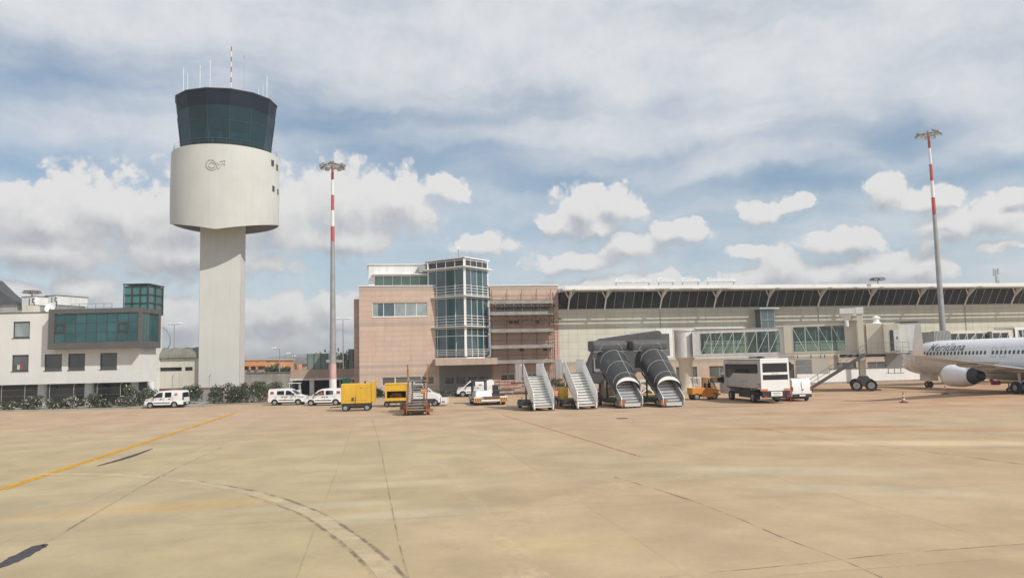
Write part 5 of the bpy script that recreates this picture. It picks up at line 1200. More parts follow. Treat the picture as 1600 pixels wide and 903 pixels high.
def gpu_open():
    g = gnd(613, 636); t = thing('ground_power_unit', 'yellow ground power unit with an open engine bay, behind the rusty steps', 'generator', (g.x + .15, g.y + 1.6, 0), R(8)); w, d = 1.05, 1.5
    m_ = MB(); m_.plate(rect(-w, w, .58, 2.12), [rect(-w + .18, w - .12, .86, 1.5)], -d, -d + .06); m_.box(-w, -w + .05, -d + .06, d, .58, 2.12); m_.box(w - .05, w, -d + .06, d, .58, 2.12); m_.box(-w + .05, w - .05, d - .05, d, .58, 2.12); m_.box(-w + .05, w - .05, -d + .06, d - .05, .58, .64); m_.build('housing', 'yellow_paint', t)
    m_ = MB(); m_.loft([[(x, y, z) for x in (-w - .03, w + .03) for y in ((-d - .04, d + .04) if x < 0 else (d + .04, -d - .04))] for z in (2.123, 2.2)]); m_.build('roof_panel', 'yellow_paint', t, bevel=.02)
    m_ = MB(); m_.box(-.6, .55, -.9, .9, .75, 1.15); m_.cyl((-.45, -1.0, 1.2), (.45, -1.0, 1.2), .12, n=10); m_.build('engine', 'rust', t); part('engine_block', 'rust_dark', t, (-.4, .4, -.7, .8, 1.153, 1.6)); part('back_panel', 'rust_dark', t, (-w + .06, w - .06, .3, .34, .65, 2.1))
    part('chassis', 'dark_metal', t, (-w + .1, w - .1, -d + .1, d - .1, .36, .577))
    for x in (-.9, .9):
        for y in (-1.1, 1.1): wheel(t, x, y, .27, .18)
    m_ = MB(); m_.bar((0, -d, .42), (0, -d - .9, .3), .07); m_.build('tow_bar', 'dark_metal', t); m_ = MB(); m_.cyl((w - .15, -d + .2, 2.2), (w + .75, -d + .1, 2.27), .05, n=8); m_.build('exhaust_pipe', 'white_panel', t)
gpu_open()

def airstair(label, loc, rz, style, group=None, top=2.75):
    """y is the climbing direction, origin at the foot of the flight"""
    t = thing('passenger_stairs', label, 'stairs', loc, rz, group); n = 12; rise = (top - .28) / n; run = .30; hw = .84 if style == 'canopy' else .74; L = n * run
    pm = dict(white='stair_white', rust='rust', canopy='grey_panel')[style]; sm = dict(white='stair_white', rust='grey_metal', canopy='alu')[style]; cm = dict(white='dark_metal', rust='rust', canopy='dark_metal')[style]
    for k in range(n):
        z = .28 + rise * (k + 1); b = MB(); b.box(-hw, hw, k * run, (k + 1) * run + .02, z - (.045 if style != 'rust' else .07), z)
        if style != 'rust': b.mi = 0; b.box(-hw, hw, k * run + .06, k * run + .09, z - rise + .003, z - .047); b.mi = 1; b.box(-hw, hw, k * run - .03, k * run - .003, z - .05, z - .0)  # dark strip stands in for the shadow line at each nosing
        b.build('step', [sm, 'dark_metal'], t)
    z0 = .28
    for s in (-1, 1):
        b = MB(); b.prism([(-.05, .12), (.25, .12), (L + .1, top - .32), (L + .1, top), (L - .1, top + .02), (-.05, .5)], s * (hw + .004), s * (hw + .07), 'yz'); b.build('stringer', pm if style != 'canopy' else 'grey_panel', t)
    if style in ('white', 'canopy'):
        for s in (-1, 1):
            hh = .98 if style == 'white' else .45
            b = MB(); b.prism([(.0, .50), (L - .05, top + .05), (L - .02, top + hh), (L - .25, top + hh), (.05, .42 + hh), (-.02, .30 + hh)], s * (hw + .073), s * (hw + .12), 'yz'); b.build('side_panel', 'stair_white' if style == 'white' else 'grey_panel', t)
            b = MB(); b.tube([(s * (hw + .10), -.03, .30), (s * (hw + .10), -.03, .36 + hh), (s * (hw + .10), .05, .47 + hh), (s * (hw + .10), L - .2, top + hh + .05), (s * (hw + .10), L + .1, top + hh + .07)], .04, 6); b.build('handrail', 'alu', t, smooth=60)
    else:
        for s in (-1, 1):
            b = MB(); p0, p1 = V((s * (hw + .05), .1, 1.25)), V((s * (hw + .05), L, top + 1.0)); b.bar(p0, p1, .075)
            for k in range(5): q = p0.lerp(p1, k / 4); b.bar(q, q - V((0, 0, .95)), .07)
            b.build('handrail', 'rust', t)
            for y in (L + .1, L + .75): b = MB(); b.bar((s * (hw + .12), y, top - .2), (s * (hw + .12), y, top + 1.35), .07); b.build('rail_post', 'rust', t)
    # platform
    pw = hw + (.18 if style == 'white' else .12); b = MB(); b.box(-pw, pw, L + .02, L + 2.3, top - .12, top - .003); b.build('platform', 'rust_dark' if style == 'rust' else 'grey_metal', t)
    if style == 'white':
        for s in (-1, 1):
            b = MB(); b.plate([(L + .1, top - .35), (L + 2.5, top - .35), (L + 2.5, top + 1.05), (L + .1, top + 1.05)], [], s * pw, s * (pw + .05), 'yz'); b.build('platform_panel', 'stair_white', t)
            b = MB()
            for y in (L + .12, L + 1.3, L + 2.45): b.bar((s * (pw + .08), y, top - .35), (s * (pw + .08), y, top + 1.12), .05)
            b.bar((s * (pw + .08), L + .1, top + 1.1), (s * (pw + .08), L + 2.5, top + 1.1), .05); b.build('platform_rail', 'alu', t)
    # undercarriage
    b = MB(); b.box(-.8, .8, .75, L + 2.6, .45, .68); b.box(-.55, .55, 1.6, L + 1.5, .3, .45); b.build('chassis', cm, t)
    for y in (1.2, L + 1.7):
        for s in (-1, 1): wheel(t, s * .82, y, .36, .24, axis='x', rim='red_paint' if style == 'rust' and s > 0 else 'rim')
    b = MB(); b.bar((-.5, L + .6, .68), (-.5, L + .6, top - .12), .12); b.bar((.5, L + .6, .68), (.5, L + .6, top - .12), .12); b.bar((-.5, 1.8, .68), (-.5, L + 1.6, top - .2), .1); b.bar((.5, 1.8, .68), (.5, L + 1.6, top - .2), .1); b.build('lift_frame', cm, t)
    for s in (-1, 1):
        b = MB(); b.bar((s * .95, .75, .5), (s * .95, .75, .06), .08); b.box(s * .95 - .12, s * .95 + .12, .63, .87, 0, .05); b.build('stabiliser', cm, t)
        b = MB(); b.box(s * .88 - .09, s * .88 + .09, .30, .36, .55, .72); b.build('tail_light', 'tail_red', t)
    if style == 'white':
        b = MB(); b.bar((-.85, .8, .8), (-1.45, .8, .8), .06); b.box(-1.65, -1.0, 1.0, 2.6, .4, .75); b.build('battery_box', 'dark_metal', t); b = MB(); b.bar((-1.6, 1.0, .75), (-1.6, 1.0, 1.15), .06); b.build('marker_post', 'dark_metal', t)
    if style == 'rust':
        b = MB(); b.box(-1.35, -.86, .5, 1.9, .3, .95); b.build('battery_box', 'rust_dark', t, bevel=.03); b = MB(); b.box(-1.3, 1.3, .28, .42, .25, .5); b.build('front_beam', 'rust', t)
        b = MB(); b.box(.30, .62, 1.2, 1.5, 1.7, 2.0); b.build('lamp_box', 'orange_paint', t, bevel=.03)
    if style == 'canopy':
        m_ = 18; rt = lambda y: 1.10 + .26 * max(0, y - .75) / L; sl = (top - .28) / L
        def ring(y, k=1.0, dz=0): r = rt(y); zf = .28 + sl * min(y, L) ; zc = zf + .86; return [V((r * k * math.cos(math.pi * i / m_), y + .40 * math.sin(math.pi * i / m_) * 0, zc + dz + (r * k * .82) * math.sin(math.pi * i / m_))) for i in range(m_ + 1)]
        b = MB(); ys = [.75 + (L + 1.0 - .75) * i / 10 for i in range(11)]
        A = [[p for p in ring(y)] for y in ys]; r = rt(.72)
        rings = []
        for y, q in zip(ys, A): zf = .28 + sl * min(y, L) + .24; r = rt(y); rings.append([V((r, y, zf))] + q + [V((-r, y, zf))] + [V((-r + .04, y, zf))] + [V((p.x * .955, p.y, p.z - .04)) for p in q[::-1]] + [V((r - .04, y, zf))])
        b.loft(rings, caps=True); b.build('canopy', 'canvas', t, smooth=40)
        for y in ys[1::3]:
            b = MB(); b.tube([p + (p - V((0, y, p.z))).normalized() * .012 + V((0, 0, .012)) for p in ring(y, 1.0)], .022, 5); b.build('canopy_hoop', 'grey_panel', t)
        b = MB(); b.tube([V((.28, y, ring(y)[7].z + .02)) for y in ys], .02, 5); b.build('canopy_seam', 'alu', t)
        b = MB(); y = .72; r = rt(y); o_ = ring(y, 1.0, 0); i_ = [V((p.x * .97, y, .28 + sl * y + .86 + (p.z - .28 - sl * y - .86) * .62)) for p in o_]
        b.loft([o_ + i_[::-1], [p + V((0, .04, 0)) for p in o_ + i_[::-1]]]); b.build('canopy_lip', 'canvas_white', t)
        b = MB(); b.tube([V((r * math.cos(math.pi * k / m_) , .70, o_[k].z + .01)) for k in range(m_ + 1)], .03, 6); b.build('canopy_hoop', 'dark_metal', t)
        # hood over the platform
        zt = top + 1.75; hw2 = 1.66; b = MB(); y0 = L + .6
        prof = [(y0, zt), (y0 - .05, zt + .62), (y0 + .25, zt + .92), (y0 + 1.5, zt + .98), (y0 + 1.5, zt)]
        b.prism(prof, -hw2, hw2, 'yz'); b.build('hood', 'canvas_grey', t, bevel=.2, seg=3)
        b = MB()
        for x0 in (-.85, .85): b.tube([(x0 - .25, y0 - .02, zt + .06), (x0, y0 - .02, zt + .55), (x0 + .25, y0 - .02, zt + .62)] if x0 < 0 else [(x0 + .25, y0 - .02, zt + .06), (x0, y0 - .02, zt + .55), (x0 - .25, y0 - .02, zt + .62)], .025, 5)
        b.bar((-hw2, y0 - .03, zt + .0), (hw2, y0 - .03, zt + .0), .05); b.build('hood_trim', 'grey_panel', t)
        b = MB(); b.box(-1.15, -.55, -.05, .5, .2, .62); b.build('engine_cover', 'rust', t, bevel=.03)
        b = MB(); b.box(-.70, .70, -.10, -.052, .14, .42); b.build('kick_plate', 'alu', t)
    return t
GS = 'passenger stairs parked side by side'
g_ = gnd(850, 642); s1 = airstair('left white passenger stairs with solid white side panels, nearest the aircraft tug', (g_.x, g_.y, 0), R(12), 'white', GS)
g_ = gnd(918, 639.5); s2 = airstair('right white passenger stairs with a yellow engine cover, next to the canopied stairs', (g_.x, g_.y, 0), R(12), 'white', GS, 2.95)
b = MB(); b.box(-1.5, -.86, 2.6, 4.4, .72, 1.75); b.build('engine_cover', 'yellow_paint', s2, bevel=.05)
g_ = gnd(988, 637.5); airstair('left canopied passenger stairs with dark barrel canopy and pale hoops', (g_.x, g_.y, 0), R(15), 'canopy', GS, 3.0)
g_ = gnd(1053, 636); airstair('right canopied passenger stairs with dark barrel canopy, in front of the boarding bridge', (g_.x, g_.y, 0), R(14), 'canopy', GS, 3.0)
g_ = gnd(651, 649); airstair('rusty open passenger steps with orange rails in front of the open yellow power unit', (g_.x, g_.y, 0), R(5), 'rust', GS, 2.65)

def covered_ramp():
    Y = 75.0; o = at(905, 600, Y); t = thing('covered_ramp', 'big grey canvas covered boarding ramp sloping left behind the canopied stairs', 'ramp', (o.x, Y, 0))
    def q(px, py): p = at(px, py, Y); return (p.x - o.x, p.z)
    pr = [q(908, 596), q(934, 532), q(941, 527.5), q(1030, 516), q(1034, 519), q(1034, 578), q(985, 582), q(955, 584), q(938, 600)]
    b = MB(); b.prism(pr, 0, 2.6, 'xz'); b.build('canopy', 'canvas_grey', t, bevel=.12)
    b = MB(); a1, a2 = q(936, 529), q(1030, 515.5); b.bar((a1[0], .1, a1[1] + .03), (a2[0], .1, a2[1] + .06), .16, .08); b.build('roof_trim', 'white_panel', t)
    b = MB(); x0, z0 = q(928, 580); x1, z1 = q(937, 559); b.box(x0, x1, -.12, -.003, z0, z1); b.build('side_window', 'grey_panel', t)
    for px in (941, 985, 1026):
        x, z = q(px, 570); b = MB(); b.box(x - .14, x + .14, .2, .5, .6, z + .6); b.box(x - .14, x + .14, 2.1, 2.4, .6, z + .6); b.build('leg', 'dark_metal', t)
    x0, _ = q(935, 600); x1, _ = q(1032, 600); part('chassis', 'rust_dark', t, (x0, x1, .2, 2.4, .5, .85)); part('machinery_box', 'rust_dark', t, (x0 + .2, x0 + 1.7, -.2, .18, .6, 1.35))
    for x in (x0 + .6, x1 - .6):
        for y in (.3, 2.3): wheel(t, x, y, .42, .26)
covered_ramp()
def loader():
    g = gnd(1012, 629); t = thing('scissor_loader', 'small white scissor lift on a yellow base between the canopied stairs', 'loader', (g.x + .1, g.y, 0), R(10))
    part('base', 'yellow_paint', t, (-.8, .8, 0, 2.6, .45, .75), bevel=.03); part('bumper', 'dark_metal', t, (-.85, .85, -.15, -.003, .4, .7)); b = MB()
    for s in (-.6, .6):
        b.bar((s - .15, .1, .8), (s + .15, .1, 1.9), .1); b.bar((-.65, .05, .85), (.65, .05, 1.75), .12); b.bar((.65, .1, .85), (-.65, .1, 1.75), .12)
    b.build('scissor_frame', 'white_paint', t); part('deck', 'white_paint', t, (-.8, .8, -.1, 2.5, 1.9, 2.05)); b = MB()
    for x in (-.4, .0, .4): b.bar((x, 0, 2.05), (x, 0, 3.6 if x == 0 else 2.9), .05)
    for z in (2.5, 2.85): b.bar((-.45, 0, z), (.45, 0, z), .05)
    b.build('guard_rail', 'white_paint', t)
    for y in (.5, 2.1):
        for s in (-1, 1): wheel(t, s * .75, y, .3, .2, axis='x')
loader()
def tug():
    g = gnd(767, 633); t = thing('aircraft_tug', 'low white aircraft tug with orange and black striped corner plates and a dark roll cage', 'tug', (g.x, g.y, 0), R(10))
    w = 1.55; b = MB(); b.prism([(-w, .30), (w, .30), (w, .78), (.3, .80), (-w, .82)], .05, 4.6, 'xz'); b.build('body', 'grey_panel', t, bevel=.05)
    b = MB(); b.hexa([(x, y, z) for z, k, y0 in ((.823, 1.0, .25), (1.32, .85, .9)) for y in (y0, 3.2) for x in (-.45 - .95 * k, -.15 + .35 * k)]); b.build('bonnet', 'car_white', t, bevel=.05)
    for s in (-1, 1):
        b = MB(); x0, x1 = (-w - .02, -.88) if s < 0 else (.88, w + .02); b.box(x0, x1, -.06, .04, .30, .84); b.mi = 1
        o_ = b; n = 4; wd = (x1 - x0) / n
        b.mi = 2; b.poly([(x0 + .02, -.064, .32), (x1 - .02, -.064, .32), (x1 - .02, -.064, .70), (x0 + .02, -.064, .70)]); b.mi = 1
        for k in range(n):
            xa = x0 + .03 + k * wd; sh = .07 * -s
            b.poly([(xa + max(0, -sh), -.067, .33), (xa + wd * .42 + max(0, -sh), -.067, .33), (xa + wd * .42 + max(0, sh), -.067, .69), (xa + max(0, sh), -.067, .69)])
        b.build('striped_plate', ['white_paint', 'stripe_black', 'stripe_orange'], t)
    part('front_bumper', 'white_paint', t, (-.86, .86, -.05, .048, .38, .55)); part('wooden_buffer', 'rust', t, (-.6, .85, -.12, .045, .66, .84), bevel=.02); part('cab_floor', 'dark_metal', t, (.35, 1.5, .9, 3.8, .803, .95)); part('seat', 'black_plastic', t, (.6, 1.2, 2.4, 2.9, .953, 1.35), (.6, 1.2, 2.9, 3.02, 1.2, 1.8), bevel=.04)
    b = MB()
    for x in (-1.25, .05):
        for y in (3.3, 4.4): b.bar((x, y, .8), (x, y, 2.25), .12)
    for x in (-1.25, .05): b.bar((x, 3.3, 2.2), (x, 4.4, 2.2), .1)
    for y in (3.3, 4.4): b.bar((-1.25, y, 2.2), (.05, y, 2.2), .1)
    b.build('roll_cage', 'dark_metal', t); b = MB(); b.box(-1.5, .3, 3.1, 4.6, 2.26, 2.33); b.build('cage_roof', 'dark_metal', t)
    for y in (1.0, 3.8):
        for s in (-1, 1): wheel(t, s * 1.35, y, .42, .32, axis='x')
    b = MB(); b.bar((-w - .02, .6, .6), (-w - .35, .4, .55), .1); b.build('tow_pin', 'dark_metal', t)
tug()
def tow_tractor():
    g = gnd(684, 635); t = thing('tow_tractor', 'white tow tractor with a sloping bonnet and framed cab behind the rusty steps', 'tractor', (g.x - .75, g.y + 1.4, 0), R(-4))
    b = MB(); b.prism([(-1.9, .32), (.95, .32), (.95, .80), (.70, 1.12), (.1, 1.32), (-1.9, 1.32)], -.75, .75, 'xz'); b.build('body', 'car_white', t, bevel=.06)
    b = MB(); b.box(1.0, 1.6, -.7, .7, .22, .78); b.build('front_weight', 'car_white', t, bevel=.04); part('number_plate', 'letter_dark', t, (1.12, 1.42, -.708, -.702, .34, .46)); part('front_grille', 'black_plastic', t, (.953, .997, -.6, .6, .3, .75))
    b = MB()
    for x, xt in ((-1.8, -1.75), (-.35, -.75)):
        for y in (-.68, .68): b.bar((x, y, 1.32), (xt, y * .95, 2.05), .09)
    b.build('cab_frame', 'car_white', t); b = MB(); b.box(-1.9, -.6, -.74, .74, 2.05, 2.13); b.build('cab_roof', 'car_white', t, bevel=.03)
    for s in (-1, 1): b = MB(); b.hexa([(x, y, z) for z, xs in ((1.33, (-1.75, -.40)), (2.04, (-1.7, -.78))) for y in (s * .66, s * .67) for x in xs]); b.build('cab_window', 'glass_car', t)
    b = MB(); b.poly([(-.36, -.62, 1.34), (-.36, .62, 1.34), (-.74, .6, 2.04), (-.74, -.6, 2.04)]); b.build('windscreen', 'glass_car', t); b = MB(); b.poly([(.12, -.45, 1.335), (.12, .45, 1.335), (-.3, .45, 1.7), (-.3, -.45, 1.7)]); b.build('screen_cowl', 'car_white', t)
    part('side_skirt', 'dark_metal', t, (-1.7, .5, -.78, -.753, .28, .72))
    for x in (-1.3, .45):
        for s in (-1, 1): wheel(t, x, s * .68, .34, .22)
tow_tractor()
def orange_tug():
    g = gnd(1104, 624.5); t = thing('baggage_tug', 'orange flatbed baggage tug with an open framed cab in front of the pink wall', 'tug', (g.x, g.y + .8, 0), R(8))
    b = MB(); b.box(-1.45, -.02, -.7, .7, .52, 1.12); b.build('bed', 'orange_paint', t, bevel=.03); b = MB(); b.prism([(0, .32), (1.15, .32), (1.2, .9), (.95, 1.0), (0, 1.12)], -.68, .68, 'xz'); b.build('cab_body', 'orange_paint', t, bevel=.03); part('side_skirt', 'orange_paint', t, (-.55, .85, -.74, -.703, .25, .55))
    b = MB()
    for y in (-.62, .62): b.bar((.05, y, 1.1), (.1, y, 2.02), .09); b.bar((.95, y, .98), (.62, y, 2.02), .09); b.bar((.05, y, 1.1), (.95, y, 1.0), .07)
    b.build('cab_frame', 'orange_paint', t); b = MB(); b.box(0, 1.35, -.7, .7, 2.02, 2.10); b.build('cab_roof', 'orange_paint', t, bevel=.02)
    for s in (-1, 1): b = MB(); b.hexa([(x, y, z) for z, xs in ((1.1, (.12, .86)), (2.0, (.16, .6))) for y in (s * .60, s * .61) for x in xs]); b.build('cab_window', 'glass_car', t)
    part('seat', 'black_plastic', t, (.15, .5, -.4, .4, 1.12, 1.55)); b = MB()
    for x in (-1.2, -.55):
        for y in (-.6, .6): b.bar((x, y, 1.12), (x, y, 2.12), .06)
    for y in (-.6, .6): b.bar((-1.25, y, 2.1), (-.5, y, 2.1), .07)
    b.bar((-.9, -.62, 2.1), (-.9, .62, 2.1), .07); b.build('rear_frame', 'white_paint', t); part('underframe', 'dark_metal', t, (-1.4, 1.1, -.5, .5, .3, .518))
    for x in (-1.0, .75):
        for s in (-1, 1): wheel(t, x, s * .6, .32, .22)
    part('hitch', 'dark_metal', t, (1.203, 1.6, -.1, .1, .4, .52))
orange_tug()
def ambulift():
    th = R(8); rl = V((20.95, 66.2, 0)); t = thing('lift_truck', 'grey sided high lift ambulance truck with a white rear and two dark rear windows', 'truck', rl + V((math.cos(th), math.sin(th), 0)) * 1.28, th); w = 1.28; L = 8.2
    # x across, y towards the front
    zt = 3.70; z0 = 1.28; b = MB()
    b.plate(rect(-w, w, z0, zt), [rect(-w + .17, w - .15, 2.62, 3.40), rect(-w + .17, w - .12, 1.98, 2.42)], 0, .06); b.build('rear_wall', 'car_white', t)
    sw = [(.55, 2.52), (5.6, 2.52), (6.4, 2.10), (7.4, 2.10), (7.4, 3.34), (.55, 3.34)]
    for s in (-1, 1): b = MB(); b.plate([(.062, z0), (7.6, z0), (7.6, zt - .04), (.062, zt - .04)], [sw], s * (w - .05), s * w, 'yz'); b.build('side_wall', 'silver_panel', t)
    part('roof', 'car_white', t, (-w, w, 0, 7.6, zt + .003, zt + .09), bevel=.03); part('front_wall', 'white_panel', t, (-w, w, 7.603, 7.7, z0, zt)); part('floor', 'grey_metal', t, (-w + .06, w - .06, .07, 7.59, z0, z0 + .08))
    for hz in (rect(-w + .17, w - .15, 2.62, 3.40), rect(-w + .17, w - .12, 1.98, 2.42)): (x0, za), (x1, _), (_, zb_), _ = hz; b = MB(); b.box(x0, x1, .02, .04, za, zb_); b.build('rear_window', 'glass_dark', t)
    for s in (-1, 1): b = MB(); b.plate(sw, [], s * (w - .035), s * (w - .02), 'yz'); b.build('side_window', 'glass_dark', t)
    part('rear_lower_panel', 'car_white', t, (-w, w, -.02, .2, 1.06, z0 - .003)); part('handle_rail', 'frame_grey', t, (-.3, .3, -.012, -.002, 2.5, 2.53))
    for s in (-1, 1):
        part('rear_lamp_cluster', 'amber', t, (s * 1.0 - .26, s * 1.0 + .26, -.06, -.023, 1.1, 1.24)); part('tail_light', 'tail_red', t, (s * 1.0 - .12, s * 1.0 + .12, -.16, -.123, .52, .66))
        part('mud_flap', 'black_plastic', t, (s * .95 - .25, s * .95 + .25, 1.55, 1.58, .25, .7))
    part('rear_bumper', 'black_plastic', t, (-w + .03, w - .03, -.12, .1, .50, .74), (-w + .05, w - .05, -.05, .15, .743, 1.057)); part('number_plate', 'white_paint', t, (-.50, .50, -.16, -.123, .62, 1.0)); part('plate_mark', 'grey_panel', t, (-.40, .38, -.166, -.1605, .84, .9), (-.3, .3, -.166, -.1605, .72, .77))
    b = MB(); b.box(-.5, .5, .2, L, .62, .86); b.box(-w + .1, -.5, 2.5, 4.8, .4, 1.0); b.box(.5, w - .1, 2.4, 5.0, .4, 1.0); b.bar((-w + .15, 1.0, z0), (-w + .15, 6.5, .8), .12); b.bar((-w + .15, 1.0, .8), (-w + .15, 6.5, z0), .12); b.build('chassis', 'dark_metal', t)
    for y in (2.0, 6.6):
        for s in (-1, 1): wheel(t, s * (w - .2), y, .44, .3, axis='x')
    b = MB(); b.prism([(7.0, .55), (9.2, .55), (9.3, 1.4), (8.9, 2.5), (7.75, 2.55), (7.75, 1.2), (7.0, 1.2)], -1.1, 1.1, 'yz'); b.build('cab', 'white_panel', t, bevel=.06); b = MB(); b.hexa([(x, y, z) for z, yy in ((1.5, 9.27), (2.4, 8.95)) for y in (yy, yy + .02) for x in (-1, 1)]); b.build('windscreen', 'glass_dark', t)
    for s in (-1, 1): b = MB(); b.box(s * 1.1 - .004, s * 1.1 + .006, 7.95, 8.8, 1.5, 2.3); b.build('cab_window', 'glass_dark', t)
    b = MB(); b.box(-1.6, -1.12, 8.5, 8.62, 1.6, 2.1); b.box(1.12, 1.6, 8.5, 8.62, 1.6, 2.1); b.build('wing_mirror', 'black_plastic', t)
    part('side_marking', 'rust', t, (-w - .006, -w - .002, .15, .7, 1.6, 1.68), (-w - .006, -w - .002, .12, .5, 1.42, 1.52)); part('side_logo', 'grey_metal', t, (-w - .006, -w - .002, 2.8, 4.0, 1.78, 1.84)); b = MB(); b.bar((w + .02, .1, z0), (w + .02, .02, .02), .04); b.build('earth_cable', 'red_paint', t)
ambulift()
def cart_far():
    g = V((at(461, 617, 100).x, 100, 0)); t = thing('service_cart', 'small white framed service cart behind the left courier van', 'cart', g, R(5))
    part('body', 'white_panel', t, (-.7, .7, -.5, .5, .35, 1.0), bevel=.03); b = MB()
    for x in (-.6, .6):
        for y in (-.45, .45): b.bar((x, y, 1.0), (x, y, 1.85), .06)
    b.build('frame', 'white_paint', t); part('roof', 'white_paint', t, (-.75, .75, -.55, .55, 1.85, 1.92)); b = MB(); b.box(-.55, .55, -.455, -.445, 1.05, 1.8); b.build('windscreen', 'glass_car', t)
    for x in (-.45, .45):
        for s in (-1, 1): wheel(t, x, s * .45, .22, .14)
cart_far()
def cone(px, py, label, h):
    g = gnd(px, py); t = thing('traffic_cone', label, 'cone', (g.x, g.y, 0)); part('base', 'black_plastic', t, (-.26, .26, -.26, .26, 0, .07), bevel=.01); b = MB(); z = .07; r = .17; n = 5
    for k in range(n):
        b.mi = k % 2; r2 = r - .14 / n; b.cyl((0, 0, z + .002), (0, 0, z + (h - .07) / n), r, r2, 16); z += (h - .07) / n; r = r2
    b.build('cone_body', ['red_mast', 'beige_panel'], t, smooth=40); b = MB(); b.cyl((0, 0, z), (0, 0, z + .08), .05, .035, 10); b.build('top_cap', 'black_plastic', t)
cone(1412, 629, 'red and white traffic cone standing alone in front of the boarding bridge wheels', .78); cone(1477, 615.5, 'red and white traffic cone below the jet engine intake', .70)
# building materials and barrier under the scaffold
def pile():
    c = cw(19.5, 2.6); t = thing('material_stack', 'dark red stack of scaffold parts under the scaffold', 'stack', c, CT); r = random.Random(3)
    for k in range(8): b = MB(); x, y, z = r.uniform(-2.2, 2), r.uniform(-.3, .3), .1 + .21 * k; b.bar((x - 1.2, y, z), (x + 1.2, y + r.uniform(-.1, .1), z), .5, .18); b.build('bundle', 'brick_red' if k % 2 else 'rust_dark', t)
pile()
def barrier():
    c = cw(16.5, 3.8); t = thing('barrier_fence', 'low galvanised barrier rails in front of the scaffold', 'fence', c, CT); b = MB()
    for z in (.45, .95): b.bar((0, 0, z), (8.4, 0, z), .05)
    b.build('rail', 'galv', t)
    for k in range(6): b = MB(); b.bar((k * 1.65, 0, 0), (k * 1.65, 0, 1.0), .06); b.build('post', 'galv', t)
barrier()
